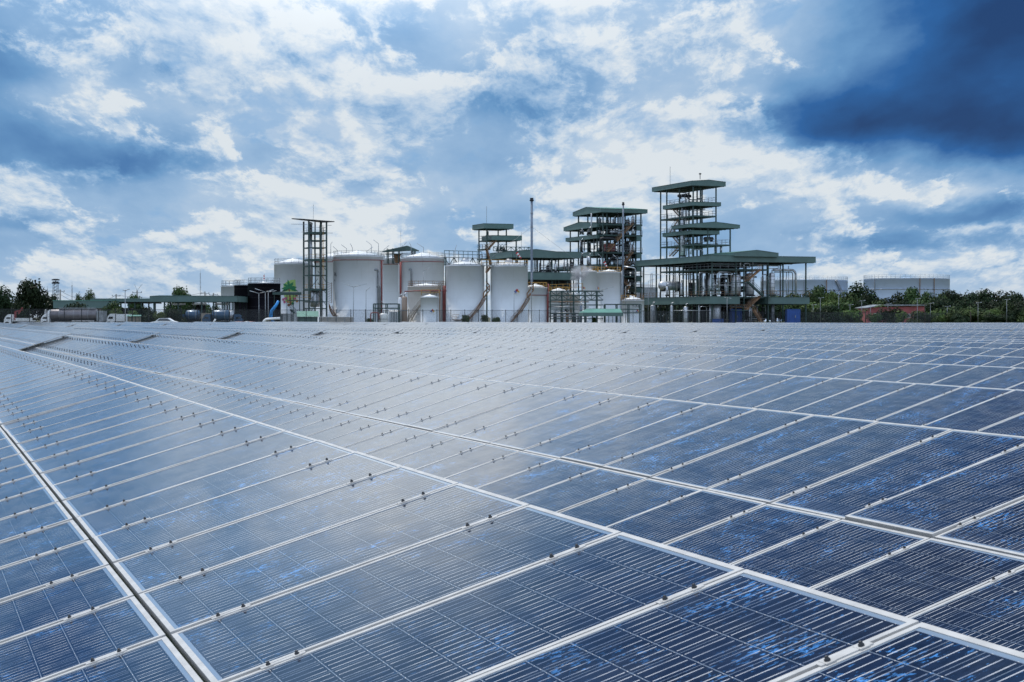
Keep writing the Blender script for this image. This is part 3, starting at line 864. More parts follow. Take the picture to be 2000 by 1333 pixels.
for i, (x, yt, yb, D) in enumerate(((1303, 560, 577, 372), (1349, 552, 577, 376), (1356, 552, 577, 378), (1363, 545, 577, 381), (1376, 545, 577, 372), (1384, 541, 577, 376), (1396, 541, 577, 374), (1411, 543, 577, 376), (1420, 552, 577, 372))):
    m_ = 'grey_dk' if i in (1, 2, 3, 7) else 'silver'
    vessel('%s upright pot on the hall upper floor, %s of the row from the left' % ('dark' if m_ == 'grey_dk' else 'bright', ('first', 'second', 'third', 'fourth', 'fifth', 'sixth', 'seventh', 'eighth', 'last')[i]), x, (5, 6, 5, 7, 4, 4, 6, 6, 8)[i], yt, yb, D, m_, bands=1, name='process_pot', cat='process vessel')
PD = 361.0
plist = [([(1322, 577, PD + 4), (1322, 537, PD + 4), (1356, 537, PD + 9), (1356, 577, PD + 9)], .10), ([(1365.5, 576, PD), (1365.5, 533, PD), (1395, 533, PD + 6)], .10),
         ([(1402.5, 577, PD + 1), (1402.5, 532, PD + 1), (1428, 532, PD + 4), (1428, 545, PD + 4)], .13), ([(1405.5, 577, PD + 2), (1405.5, 541.5, PD + 2), (1422, 541.5, PD + 4), (1422, 577, PD + 4)], .13),
         ([(1386, 577, PD + 5), (1386, 538, PD + 5)], .16), ([(1416, 577, PD + 5), (1416, 545, PD + 5)], .12),
         ([(1446, 524, PD + 3), (1446, 511, PD + 3), (1470, 511, PD + 5), (1470, 519, PD + 5), (1482, 519, PD + 6)], .12), ([(1453, 524, PD + 3), (1453, 515, PD + 3), (1464, 515, PD + 4), (1464, 524, PD + 4)], .10),
         ([(1488, 577, PD + 6), (1488, 538, PD + 6), (1497, 536, PD + 7), (1497, 577, PD + 7)], .12), ([(1500, 525, PD + 6), (1520, 525, PD + 8), (1520, 520, PD + 8), (1500, 520, PD + 6)], .10),
         ([(1510, 528, PD + 7), (1549, 528, PD + 9), (1554, 534, PD + 9), (1554, 577, PD + 9)], .26), ([(1512, 532, PD + 8), (1548, 532, PD + 10), (1548, 577, PD + 10)], .12),
         ([(1536, 532, PD + 9), (1536, 577, PD + 9)], .08), ([(1540, 520, PD + 9), (1540, 577, PD + 9)], .08),
         ([(1315, 607, PD + 2), (1384, 607, PD + 2)], .07), ([(1367, 632, PD + 3), (1367, 599, PD + 3), (1380, 599, PD + 3), (1380, 636, PD + 3)], .08),
         ([(1258, 537, PD + 14), (1330, 537, PD + 6)], .06), ([(1271, 568, PD + 14), (1271, 535, PD + 14), (1274, 534, PD + 14), (1274, 566, PD + 14)], .07)]
plab = ['goose neck pipe over the lying tank end', 'thin pipe rising before the corner column', 'tall hooked pipe left of the left tall vessel', 'lower hooked pipe left of the left tall vessel', 'thick riser behind the corner column', 'plain riser near the left tall vessel',
        'stepped pipe under the gabled bay', 'small loop pipe under the gabled bay', 'hooked pipe right of the zigzag stair', 'double pipe run right of the gabled bay', 'thick bent pipe at the right end of the hall', 'thin bent pipe inside the thick one at the right end',
        'thin riser at the right end, left one', 'thin riser at the right end, right one', 'level pipe run on the ground floor', 'upturned u shaped pipe on the ground floor', 'long level pipe at the left end of the hall', 'slim vent loop at the left end of the hall']
for (pp, r_), l_ in zip(plist, plab): pipe('silver ' + l_, pp, r_)
def cabinet(label, x0, x1, yt, D, m, name='container', cat='container', dep=3.0):
    w = (x1 - x0) / FPX * D; h = Z_(yt, D) - GP
    t = thing(name, label, cat, site((x0 + x1) / 2, D), 0)
    MB().box(-w / 2, -dep / 2, 0.1, w / 2, dep / 2, h).build('body', M[m], t)
    mb = MB(); n = max(3, int(w / .5))
    for i in range(n + 1): mb.box(-w / 2 + w * i / n - .04, -dep / 2 - .06, .15, -w / 2 + w * i / n + .04, -dep / 2 + .01, h - .1)
    mb.build('rib_panel', M[m], t)
    MB().box(-w / 2 - .05, -dep / 2 - .08, h, w / 2 + .05, dep / 2 + .05, h + .1).build('lid', M[m], t)
    MB().box(w * .1, -dep / 2 - .1, h * .45, w * .16, -dep / 2 - .02, h * .6).build('handle', M['galv'], t)
    return t
cabinet('bright blue steel container under the right end of the hall', 1535, 1560.5, 605, 366, 'blue')
cabinet('dark blue enclosure on the hall ground floor left of the entrance stair', 1425, 1447, 605, 368, 'blue', 'enclosure', 'enclosure')
cabinet('blue tub at the foot of the broad bright silver vessel', 1390, 1412, 624, 362.5, 'blue', 'plinth', 'plinth', 1.5)

# ---- tower D in the middle ------------------------------------------------------
Dd = Frame('middle process tower with gable roof and many cluttered green decks', 1177.5, 402)
f = Dd
t0 = f.canopy(-1, -1, 1118.4, 1264.6, 407.5, 415, 'v', 7)
uu = [0] + [f.u(x) for x in (1215, 1241.5, 1251.5)]
vv = [0] + [f.v(x) for x in (1166.5, 1148, 1129.7)]
zt = t0[4] + .5
for a in uu:
    for b in (vv[0], vv[2], vv[3]):
        f.post(a, b, zt, w=.28)
f.post(0, vv[1], zt); f.post(f.u(1185), 0, zt)
f2 = f.canopy(-.6, vv[1] - 1, 1100.5, 0, 436.5, 444, 'v', 7, 'canopy_fascia', len_u=8)
f3 = f.canopy(-.6, vv[1] - 1, 1104.5, 0, 458.5, 466, None, 0, 'canopy_fascia', len_u=8)
f4 = f.canopy(-.6, vv[1] - 1, 1125, 0, 491.5, 500, None, 0, 'canopy_fascia', len_u=8)
f5 = f.canopy(-.6, vv[1] - 1, 1087, 0, 516.5, 524, None, 0, 'canopy_fascia', len_u=8)
vfar = f.v(1111, -.6, 0)
for z1 in (f2[4], f3[4], f4[4]): f.post(-.2, vfar, z1)
f.post(-.2, vfar, f2[4])
ds = [437.5, 458.5, 492.5, 518.5, 538.5, 560]
for i, y in enumerate(ds):
    z = f.z(y)
    f.deck(.1, -.5, uu[3] + .2, vv[2], z, .4, True, sides='fr')
    xr = uu[3] - .3
    if i < 6:
        mbx = MB(); mbx.box(f.u(1240.5), -.9, z - 1.45, xr, -.6, z - .45 + .15); mbx.box(xr - .2, -.6, z - 1.45, xr, 6, z - .3); mbx.build('canopy_fascia', M['green'], f.root)
zs = [f.z(y) for y in (600, 560, 538.5, 518.5, 492.5, 458.5, 437.5)]
for i in range(len(zs) - 1):
    a, b = (f.u(1196), f.u(1226)) if i % 2 == 0 else (f.u(1226), f.u(1196))
    if i >= 3: a, b = (f.u(1183), f.u(1212)) if i % 2 == 0 else (f.u(1212), f.u(1232))
    f.stair((a, -.9, zs[i]), (b, -.9, zs[i + 1]), 'rust')
rr = random.Random(5)
kinds = ['dark', 'silver', 'grey']
mats_ = ['grey_dk', 'silver', 'galv']
levels = [437.5, 458.5, 492.5, 518.5, 538.5, 560, 592]
names_ = ['top', 'second', 'third', 'fourth', 'fifth', 'sixth', 'ground']
ci = 0
for li, y in enumerate(levels):
    hgt = (levels[li] - (417 if li == 0 else levels[li - 1])) * .68
    xs_ = [1136, 1151, 1171, 1186, 1199, 1226, 1236] if li < 4 else [1218, 1226, 1236]
    for xi, x in enumerate(xs_):
        if x < 1160 and li not in (1, 2, 3): continue
        q = rr.randrange(3); D = 404 + rr.uniform(0, 8)
        h_ = hgt * rr.uniform(.5, 1.0); w_ = rr.uniform(4, 9)
        yb = y - 1 if x > 1168 else y - 1
        pos = {1136: 'far left', 1151: 'left', 1171: 'left of centre', 1186: 'centre', 1199: 'right of centre', 1218: 'behind the thin stack', 1226: 'right', 1236: 'far right'}[x]
        if rr.random() < .28:
            hvessel('%s drum lying on the %s deck of the middle tower, %s' % (kinds[q], names_[li], pos), x - w_, x + w_, yb - 7, yb - 1, D, mats_[q], 'drum')
        else:
            vessel('%s upright vessel on the %s deck of the middle tower, %s' % (kinds[q], names_[li], pos), x, w_, yb - h_, yb, D, mats_[q], bands=1)
for li in range(6):
    zz_ = f.z((458.5, 492.5, 518.5, 538.5, 560, 590)[li]); zt_2 = f.z(levels[li] + 2)
    for sd in range(3): pipe_walk(f.root, (1 if li < 4 else 6, 1, zz_ + .4), (uu[3] - .5, vv[2] - 1, zt_2), 9, (.10, .16, .24)[sd], ('galv', 'grey_dk', 'grey_dk')[sd], li * 7 + sd)
for sd in range(3): pipe_walk(f.root, (.2, vv[1], f.z(491 - 25 * (sd % 2))), (5, vfar - 2, f.z(468 - 25 * (sd % 2))), 10, .12, ('galv', 'grey_dk', 'silver')[sd], 50 + sd)
pipe('thick dark bent duct near the centre of the middle tower', [(1173, 492, 401.5), (1173, 466, 401.5), (1200, 467, 401.5), (1203, 476, 401.5)], .36, 'grey_dk', 'duct', 'duct')
pipe('thick dark duct bending under the fourth deck of the middle tower', [(1186, 518, 401), (1193, 505, 401), (1206, 500, 401), (1206, 538, 401)], .32, 'grey_dk', 'duct', 'duct')
cabinet_ = MB(); cabinet_.box(-1.4, -.8, 0, 1.4, .8, 1.7); cabinet_.box(-1.5, -.9, 1.7, 1.5, .9, 1.8)
o = cabinet_.build('red_cabinet', M['redpipe']); o.location = (X_(1190, 404), 404, Z_(491.5, 404)); tag(o, 'red cabinet on the third deck of the middle tower', 'cabinet')
for i, (x, y0, y1) in enumerate(((1155, 417, 458), (1187, 417, 536), (1207, 417, 560), (1222, 440, 600), (1231, 470, 520), (1160, 466, 500), (1133, 470, 492), (1141, 470, 492), (1147, 500, 517))):
    pipe('%s vertical pipe in the middle tower, %s' % ('silver' if i % 2 == 0 else 'dark', ('left of the corner column under the second roof', 'tallest dark one near the corner column', 'tall one left of the thin stack', 'behind the thin stack', 'right of the thin stack', 'nearest the corner column on the left wing', 'first from the left on the third deck', 'second from the left on the third deck', 'short one low on the left wing')[i]), [(x, y0, 405), (x, y1, 405)], .2 if i < 5 else .14, 'silver' if i % 2 == 0 else 'grey_dk')
def stack(label, x, w, ytop, ybot, D, m='steelblue', guys=False, wide=True):
    r = w / 2 / FPX * D; t = thing('exhaust_stack', label, 'exhaust stack', site(x, D)); H = Z_(ytop, D) - GP
    MB().lathe((0, 0, 0), [(r * 1.25, 0), (r * 1.15, H * .3), (r, H * .6), (r, H)], 16).build('shaft', M[m], t)
    for i in range(1, 9): MB().lathe((0, 0, 0), [(r * 1.3, H * i / 9), (r * 1.3, H * i / 9 + .1)], 16).build('flange', M['galv'], t)
    MB().lathe((0, 0, 0), [(r, H - .5), (r * 1.9, H - .3), (r * 1.9, H - .15), (r * 1.4, H - .12), (r * 1.4, H + .25), (r * 1.8, H + .3)], 12).build('cap', M['grey_dk'], t)
    if guys:
        for a in (200, 340, 90):
            q = Vector((math.cos(R(a)) * 14, math.sin(R(a)) * 14, 12)); MB().tube([(0, 0, H * .78), q], .025, 4).build('guy_wire', M['galv'], t)
    return t
stack('thin blue grey stack in front of the middle tower, rising past its roof', 1217, 3.0, 398, 632, 392)
stack('tall free standing blue grey chimney beside the left white tanks, held by guy wires', 1038.5, 4.6, 390, 632, 372, guys=True)

# ---- building C -----------------------------------------------------------------
Cc = Frame('long low green roofed hall between the chimney and the middle tower', 1000, 380)
f = Cc
m0 = f.canopy(0, 0, 957, 1135, 490.5, 503, None, 0)
f.canopy(f.u(1000.5), -.25, 0, 0, 491, 503.2, 'u', 4.5, 'canopy_fascia', len_u=f.u(1090) - f.u(1000.5), len_v=14)
m2 = f.canopy(f.u(1030), -.4, 0, 1124, 532, 546.5, None, 0, 'canopy_fascia', len_v=20)
for x in (1043, 1046.6, 1061, 1064, 1080, 1093, 1099, 1110, 1122):
    f.post(f.u(x), .6 + (x % 3) * 2, m0[4] + .5, w=.24)
    f.post(f.u(x), 12, m0[4] + .5, w=.2)
f.deck(f.u(1090), .3, f.u(1125), 12, f.z(524), .4)
f.deck(f.u(1031), .5, f.u(1125), 18, f.z(531), .2)
mb = MB(); zq = f.z(546)
mb.box(f.u(1032), 3, 0, f.u(1126), 4, zq); mb.build('dark_infill_wall', M['grey_dk'], f.root)
for i, (x, w_, yt, yb, mm) in enumerate(((1055, 4, 514, 530, 'grey_dk'), (1070, 7, 519, 530, 'grey_dk'), (1076, 3, 512, 530, 'grey_dk'), (1085, 4, 516, 530, 'silver'), (1102, 3, 513, 523, 'galv'), (1116, 6, 512, 523, 'grey_dk'))):
    vessel('%s vessel under the long low green roof, %s counting from the chimney' % ('dark' if mm == 'grey_dk' else 'light', ('first', 'second', 'third', 'fourth', 'fifth', 'sixth')[i]), x, w_, yt, yb, 384 + i % 3, mm, bands=1)
pipe('thin silver portal pipe under the long low green roof', [(1102, 531, 378), (1102, 512.5, 378), (1110, 512.5, 378), (1110, 531, 378)], .09)

Ct = Frame('narrow stepped tower with two green canopies left of the chimney', 951, 396)
f = Ct
a0 = f.canopy(-1.2, -1.2, 922.4, 1003, 437, 446.5, None, 0)
a1 = f.canopy(f.u(961.4, 0, -1.4), -1.4, 941, 1019.5, 460, 469.3, None, 0, 'canopy_fascia')
for x in (951, 973, 989): f.post(f.u(x), 0, a0[4] + .4)
f.post(f.u(1006), -.8, a1[4] + .4); f.post(0, f.v(935.5), a0[4] + .4); f.post(f.u(967), 6, a1[4])
z3 = f.z(486); z5 = f.z(505)
f.deck(0, 0, f.u(990), f.v(936), f.z(469), .3); f.deck(-.5, 0, f.u(958), f.v(936), z3, .3); f.deck(-.5, 0, f.u(958), f.v(936), z5, .3)
f.stair((f.u(953), -.6, z3), (f.u(968), -.6, f.z(469)), 'rust'); f.stair((f.u(958), -.6, z5 - 2), (f.u(948), -.6, z3), 'rust'); f.stair((f.u(948), -.6, f.z(533)), (f.u(957), -.6, z5 - 2), 'rust')
mb = MB(); zb = f.z(491); zt_ = f.z(483)
ua, ub = f.u(958), f.u(1035)
for z in (zb, zt_): mb.bar((ua, -2, z), (ub, -2, z), .15)
for i in range(9):
    u_ = ua + (ub - ua) * i / 9; u2 = ua + (ub - ua) * (i + 1) / 9
    mb.bar((u_, -2, zb), (u_, -2, zt_), .12); mb.bar((u_, -2, zb if i % 2 else zt_), (u2, -2, zt_ if i % 2 else zb), .1)
mb.build('truss', M['green_dk'], f.root)
MB().bar((1, 3, a0[5]), (1, 3, a0[5] + 4.4), .07).build('lightning_rod', M['galv'], f.root)
f.post(f.u(1024), 2, f.z(452), f.z(491), .06, 'galv', 'mast')
vessel('dark hopper under the top canopy of the narrow stepped tower', 952, 5, 452, 461, 400, 'grey_dk', bands=0)
for i, x in enumerate((972, 978, 984)): vessel('dark round cooler on the truss deck of the narrow stepped tower, %s of three' % ('left', 'middle', 'right')[i], x, 5, 483.5, 490, 396, 'grey_dk', bands=0, cat='cooler', name='cooler')

# ------------------------------------------------------------------ storage tanks
T0 = tank('white tank with the painted palm leaves, left of the lattice tower', 574, 76, 515.5, 350, rail='galv', rise=1.2)
T1 = tank('white tank mostly hidden between the lattice tower and the largest white tank', 664, 98, 504, 374, band=.9, rise=1.4)
T2 = tank('largest white tank with a red pipe ring, right of the lattice tower', 699.5, 97, 500, 344, band=.85, rise=1.1)
T3 = tank('narrow white tank in the gap between the two red ringed tanks', 765, 44, 506, 366, band=1.2, rise=.5, roofm='tank')
T4 = tank('broad white tank with a red pipe ring, behind the small cream tanks', 825.5, 84, 503.5, 352, band=.85, rise=1.1)
T7 = tank('plain tall white tank, left one of the pair with curving brown stairs', 908.5, 75, 518.5, 334, rail=None, rise=.9)
T8 = tank('tall white tank with a hazard diamond, right one of the pair with brown stairs', 994.5, 73, 519.5, 334, rail=None, rise=.9)
T9 = tank('short white tank with a yellow rail, right of the paired tall tanks', 1046, 46, 562, 344, rail='yellow', band=1.6, rise=.7)
T5 = tank('cream tank with a brown rail behind the smallest front tank', 833, 73, 559.5, 338, 'tank_tan', rail='rust', rise=.6)
T6 = tank('smallest white front tank with a hazard diamond low on its side', 839.5, 36, 580.5, 326, rail=None, rise=.45)
T10 = tank('tall white tank with a yellow railed top, right of the steam', 1189.5, 47, 531.5, 360, rail='yellow', rise=.5)
T11 = tank('white tank half hidden behind the steam', 1152, 34, 530.5, 372, rail='yellow', rise=.4)
T12 = tank('small white tank with lettering under the left end of the wide hall', 1236, 44, 586.5, 352, rail='rust', rise=.7)
T13 = tank('small white tank with lettering inside the pipe rack', 1091, 42, 570.5, 354, rail='yellow', rise=.8)
T14 = tank('small dome topped tank in the pipe rack, right of the lettered one', 1121, 24, 576, 356, 'tank_tan', rail=None, rise=.7)
TB1 = tank('left black tank, behind the street lamps', 497, 78, 557.5, 332, 'tank_black', rail='galv', rise=.3)
TB2 = tank('right black tank, touching the white tank with the leaves', 516, 63, 554, 322, 'tank_black', rail='galv', rise=.3)
TW = tank('pale ribbed tank behind the end of the green truck canopy', 452, 40, 559, 345, 'tank', rail='galv', rise=.3)
# far farm
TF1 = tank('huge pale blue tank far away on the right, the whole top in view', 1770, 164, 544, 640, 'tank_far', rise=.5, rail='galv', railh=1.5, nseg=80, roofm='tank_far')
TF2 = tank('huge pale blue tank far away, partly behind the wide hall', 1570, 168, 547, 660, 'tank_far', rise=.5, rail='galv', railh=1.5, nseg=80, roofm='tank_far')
for t in (TF1, TF2):
    z = t['H'] - 4.2
    MB().lathe((0, 0, 0), [(t['r'] + .02, z), (t['r'] + .25, z), (t['r'] + .25, z + .25), (t['r'] + .02, z + .25)], 80).build('wind_girder', M['galv'], t)
    for a in ((-60, 4, 25) if t is TF1 else (-10, 20)):
        mb = MB(); p0 = on_tank(t, a, 0, .15); p1 = on_tank(t, a, t['H'], .15); mb.bar(p0, p1, .5, .2); mb.build('ladder' if a != 4 else 'riser_pipe', M['rust' if a > 0 else 'galv'], t)
mb = MB(); a = on_tank(TF2, 34, TF2['H'], .6); b = on_tank(TF2, 62, 2, 3.0)
mb.bar(a, b, .3, .9); mb.build('stair', M['galv'], TF2)

TANKP = [(T2, 68, 0, 'redpipe', .16, T2['H'] - .8, False), (T4, -73, 0, 'redpipe', .15, T4['H'] - .8, False), (T4, -66, 0, 'redpipe', .13, T4['H'] - .8, False),
         (T2, 55, 0, 'galv', .2, Z_(528, 330) - GP, True), (T4, -26, 0, 'galv', .2, Z_(528, 340) - GP, True), (T2, 62, 0, 'galv', .16, Z_(562, 330) - GP, True),
         (T9, 62, 0, 'redpipe', .14, T9['H'] - 1.4, False), (T9, 74, 0, 'redpipe', .12, T9['H'] + .8, False), (T5, 60, 0, 'redpipe', .2, T5['H'] - 1, False), (T5, 66, 0, 'rust', .15, T5['H'] - .4, False), (T1, -4, 0, 'redpipe', .12, T1['H'] - .8, False),
         (T10, 66, 0, 'galv', .14, T10['H'] + .3, False), (T10, 76, 0, 'galv', .14, T10['H'] + .3, False), (T3, 38, 0, 'white', .08, T3['H'] - .3, False)]
for t, a, z0, m, r_, z1, hk in TANKP: vpipe(t, a, z0, z1, r_, m, 'riser_pipe', hk)
for t, n_ in ((T7, 4), (T8, 4)):
    MB().lathe((0, 0, t['H']), [(.8, .75), (.8, 1.2), (.6, 1.25), (.6, 1.5)], 16).build('roof_vent', M['silver'], t)
    ring_rail(t, t['r'] - .1, t['H'] + .01, .5, M['galv'], 20)
    tank_stair(t, t['r'], .4, (Z_(583, 330) - GP), R(-90 + 2), R(-90 + 62), M['rust'])
    mb = MB(); p = on_tank(t, 66, Z_(583, 334) - GP, .2); q = on_tank(t, 82, Z_(560, 334) - GP, .4); w_ = on_tank(t, 70, Z_(568, 334) - GP, 1.4)
    for a, b in ((p, w_), (w_, q), (p + Vector((0, 0, 1)), w_ + Vector((0, 0, 1))), (w_ + Vector((0, 0, 1)), q + Vector((0, 0, 1))), (p, p + Vector((0, 0, 1))), (w_, w_ + Vector((0, 0, 1)))): mb.bar(a, b, .12, .22)
    mb.build('upper_stair', M['rust'], t)
    mb = MB(); p = on_tank(t, -34, 0, .6)
    rail_line(mb, [(p.x, p.y, 1.2), (p.x + 2.4, p.y, 1.2), (p.x + 4.0, p.y, .2)], 1.0, .8); mb.box(p.x, p.y - .3, 1.05, p.x + 2.4, p.y + .3, 1.2)
    if t is T7: mb.build('step_platform', M['rust'], t)
tank_stair(T2, T2['r'], .2, Z_(597, 334) - GP, R(-90 - 30), R(-90 - 80), M['rust'])
mb = MB()
p = on_tank(T2, -86, Z_(592, 344) - GP, .3); q = on_tank(T2, -86, Z_(552, 344) - GP, .3)
for o_ in (Vector((0, 0, 0)), Vector((-1.1, 0, 0))): mb.bar(p + o_, q + o_, .1)
for i in range(12):
    a = p + (q - p) * i / 12; mb.bar(a, a + Vector((-1.1, 0, .45)), .07)
mb.build('ladder_cage', M['rust'], T2)
for t, a, hh in ((T6, 66, 1.0), (T4, 84, 1.0)):
    mb = MB()
    for da in (0, 3.5): mb.bar(on_tank(t, a + da, 0, .3), on_tank(t, a + da, t['H'] + .8, .3), .07)
    for i in range(int(t['H'] / .6)): mb.bar(on_tank(t, a, i * .6, .3), on_tank(t, a + 3.5, i * .6, .3), .05)
    mb.build('ladder', M['rust'], t)
tank_stair(T5, T5['r'] + .3, .2, T5['H'] * .62, R(-90 - 52), R(-90 - 4), M['beige'])
tank_stair(T5, T5['r'] + .3, T5['H'] * .66, T5['H'] + .2, R(-90 + 6), R(-90 + 44), M['beige'], 'upper_stair')

# markings -------------------------------------------------------------------
def lettering(t, text, a, z, h, m='black', name='lettering', thick=.06):
    cu = bpy.data.curves.new('lettering', 'FONT'); cu.body = text; cu.size = h * 1.38; cu.align_x = 'CENTER'; cu.extrude = .01; cu.offset = .012 * h
    ob = bpy.data.objects.new('tmp', cu); C.objects.link(ob)
    bpy.context.view_layer.update()
    me = bpy.data.meshes.new_from_object(ob.evaluated_get(bpy.context.evaluated_depsgraph_get()))
    bpy.data.objects.remove(ob)
    r = t['r'] + .05
    for v in me.vertices:
        th = math.radians(-90 + a) + v.co.x / r; rr_ = r + v.co.z
        v.co = Vector((rr_ * math.cos(th), rr_ * math.sin(th), z + v.co.y))
    me.materials.clear(); me.materials.append(M[m])
    o = bpy.data.objects.new(name, me); link(o, t); return o
def on_shell(t, pts, a, z, dr):
    """outline in metres (x right, y up) wrapped onto the shell around bearing a; subdivided strips keep it on the curve"""
    r = t['r'] + dr
    return [(r * math.cos(math.radians(-90 + a) + x / r), r * math.sin(math.radians(-90 + a) + x / r), z + y) for x, y in pts]
flat = lambda n, c: mat(n, c, .6, 0, .05, 2)
M['s_red'] = flat('sign_red', (.45, .02, .02)); M['s_blue'] = flat('sign_blue', (.02, .06, .30)); M['s_yel'] = flat('sign_yellow', (.70, .42, .03)); M['s_wht'] = flat('sign_white', (.75, .75, .75))
def diamond(t, a, z, s, centre=True):
    sg = MB(); d = s / 2
    e = bpy.data.objects.new('hazard_diamond', None)
    base = MB(); base.poly(on_shell(t, [(0, -s * 1.06), (s * 1.06, 0), (0, s * 1.06), (-s * 1.06, 0)], a, z, .06)); root = base.build('hazard_diamond', M['s_wht'], t)
    for (cx, cy, m) in ((0, d, 's_red'), (-d, 0, 's_blue'), (d, 0, 's_yel'), (0, -d, 's_wht')):
        k = d * .96; q = MB(); q.poly(on_shell(t, [(cx, cy - k), (cx + k, cy), (cx, cy + k), (cx - k, cy)], a, z, .10)); q.build('quarter_field', M[m], root)
        w = d * .22; q = MB(); q.poly(on_shell(t, [(cx - w * .5, cy - w), (cx + w * .5, cy - w), (cx + w * .5, cy + w), (cx - w * .5, cy + w)], a, z, .13)); q.build('digit', M['black' if m != 's_blue' else 's_wht'], root)
def az_of(t, x):     # bearing on the shell that is seen at photo column x
    c = t.location; best = min(range(-80, 81), key=lambda a: abs((c.x + on_tank(t, a, 0, 0).x) / (c.y + on_tank(t, a, 0, 0).y) * FPX + 1000 - x)); return best
diamond(T8, az_of(T8, 1009.5), Z_(570, 328) - GP, .66)
diamond(T6, az_of(T6, 844.5), Z_(608.5, 323) - GP, .48)
diamond(T11, az_of(T11, 1141), Z_(563, 366) - GP, .40)
diamond(T10, az_of(T10, 1168.5), Z_(563, 352) - GP, .50)
diamond(T12, az_of(T12, 1245), Z_(608.5, 347) - GP, .42)
diamond(T13, az_of(T13, 1095), Z_(600, 350) - GP, .32)
lettering(T2, 'H.', az_of(T2, 655.5), Z_(539, 338) - GP, .85)
lettering(T2, 'A', az_of(T2, 654), Z_(549, 338) - GP, .5, 'galv')
lettering(T13, '1-8-1', az_of(T13, 1098), Z_(593, 350) - GP, .62)
lettering(T12, 'T-7-8-', az_of(T12, 1243), Z_(601, 347) - GP, .55)
# painted leaves on the left tank: a generic plant, leaf by leaf
M['leaf_a'] = flat('mural_green', (.02, .19, .07)); M['leaf_b'] = flat('mural_light_green', (.36, .54, .16)); M['mural_pink'] = flat('mural_pink', (.50, .12, .22)); M['mural_brown'] = flat('mural_brown', (.22, .10, .05)); M['mural_dk'] = flat('mural_dark_green', (.01, .07, .03)); M['mural_or'] = flat('mural_orange', (.6, .25, .08))
aM = az_of(T0, 566); zM = Z_(563, 343) - GP
def mural(name, pts, m, dr):
    bm = bmesh.new(); bm.faces.new([bm.verts.new((x, y, 0)) for x, y in pts])
    bmesh.ops.triangulate(bm, faces=bm.faces[:])
    for _ in range(4):
        le = [e for e in bm.edges if e.calc_length() > .5]
        if le: bmesh.ops.subdivide_edges(bm, edges=le, cuts=1)
        bmesh.ops.triangulate(bm, faces=bm.faces[:])
    r = T0['r'] + dr; th0 = math.radians(-90 + aM)
    for v in bm.verts: x, y = v.co.x, v.co.y; v.co = Vector((r * math.cos(th0 + x / r), r * math.sin(th0 + x / r), zM + y))
    me = bpy.data.meshes.new(name); bm.to_mesh(me); bm.free(); me.materials.append(M[m]); return link(bpy.data.objects.new(name, me), T0)
u1 = 1 / FPX * 343
mural('painted_ground', [(-13 * u1, 8 * u1), (-4 * u1, 14 * u1), (4 * u1, 16.5 * u1), (11 * u1, 17 * u1), (12 * u1, 2 * u1), (12 * u1, -22 * u1), (4 * u1, -32 * u1), (-9 * u1, -26 * u1), (-14 * u1, -6 * u1)], 'leaf_b', .03)
for (tx, ty, m_) in ((-17, 2, 'leaf_a'), (-13, 12, 'leaf_a'), (-3, 17, 'leaf_a'), (8, 15, 'leaf_a'), (15, 5, 'leaf_a'), (17, -3, 'leaf_a'), (-16, -4, 'mural_dk'), (3, 9, 'mural_dk')):
    L = math.hypot(tx, ty); nx_, ny_ = -ty / L, tx / L; cx_, cy_ = -1, 0
    P = []
    for k in range(9):
        s = k / 8; wv = 3.3 * math.sin(math.pi * min(1, s * .9 + .1)) * (1 if k % 2 else .72); bend = -3.0 * s * s if abs(tx) > 6 else 0
        P.append((s, wv, bend))
    up = [((cx_ + tx * s + nx_ * w) * u1, (cy_ + ty * s + ny_ * w + b) * u1) for s, w, b in P]
    dn = [((cx_ + tx * s - nx_ * w) * u1, (cy_ + ty * s - ny_ * w + b) * u1) for s, w, b in reversed(P)]
    mural('painted_leaf', up + dn, m_, .05 + .012 * (abs(tx) % 3))
mural('painted_trunk', [(-3 * u1, 0), (0, 0), (4 * u1, -32 * u1), (0 * u1, -34 * u1)], 'mural_brown', .045)
for i, (px_, py_, m_) in enumerate(((-14, -22, 'mural_pink'), (-9, -20, 'mural_pink'), (-11, -27, 'mural_pink'), (-4, -26, 'mural_or'), (10, -20, 'mural_pink'), (14, -25, 'mural_or'), (6, -30, 'leaf_a'), (-2, -33, 'mural_brown'), (13, -14, 'mural_brown'))):
    mural('painted_flower', [((px_ + 2.4 * math.cos(a) * (1 + .3 * (j % 2))) * u1, (py_ + 2.4 * math.sin(a) * (1 + .3 * (j % 2))) * u1) for j, a in enumerate([k * math.pi / 5 for k in range(10)])], m_, .075 + .004 * i)

# ---- catwalks over the tanks --------------------------------------------------
def catwalk(label, pts, m, D, name='catwalk', h=1.1, cat='catwalk'):
    mb = MB(); P = [Vector((X_(x, d), d, Z_(y, d))) for x, y, d in pts]; o = P[0].copy()
    Q = [p - o for p in P]
    for a, b in zip(Q, Q[1:]): mb.bar(a, b, .9, .12)
    t = thing(name, label, cat, o)
    mb.build('walkway', M['galv'], t)
    r = MB(); rail_line(r, [q + Vector((0, -.45, 0)) for q in Q], h, 1.4, .08); rail_line(r, [q + Vector((0, .45, 0)) for q in Q], h, 1.4, .08); r.build('railing', M[m], t)
    return t
catwalk('yellow railed catwalk across the tops of the paired tall white tanks', [(940, 519, 332), (1031, 519, 332)], 'yellow', 332)
catwalk('brown railed catwalk from the small railed white tank to the pipe rack', [(1030, 563, 346), (1068, 563, 346)], 'yellow', 346)
catwalk('yellow railed catwalk behind the pipe rack, below the steam', [(1074, 570, 350), (1138, 568, 350)], 'yellow', 350, h=1.5)
catwalk('short yellow railed catwalk at the foot of the middle tower', [(1213, 587, 352), (1240, 587, 352)], 'yellow', 350)
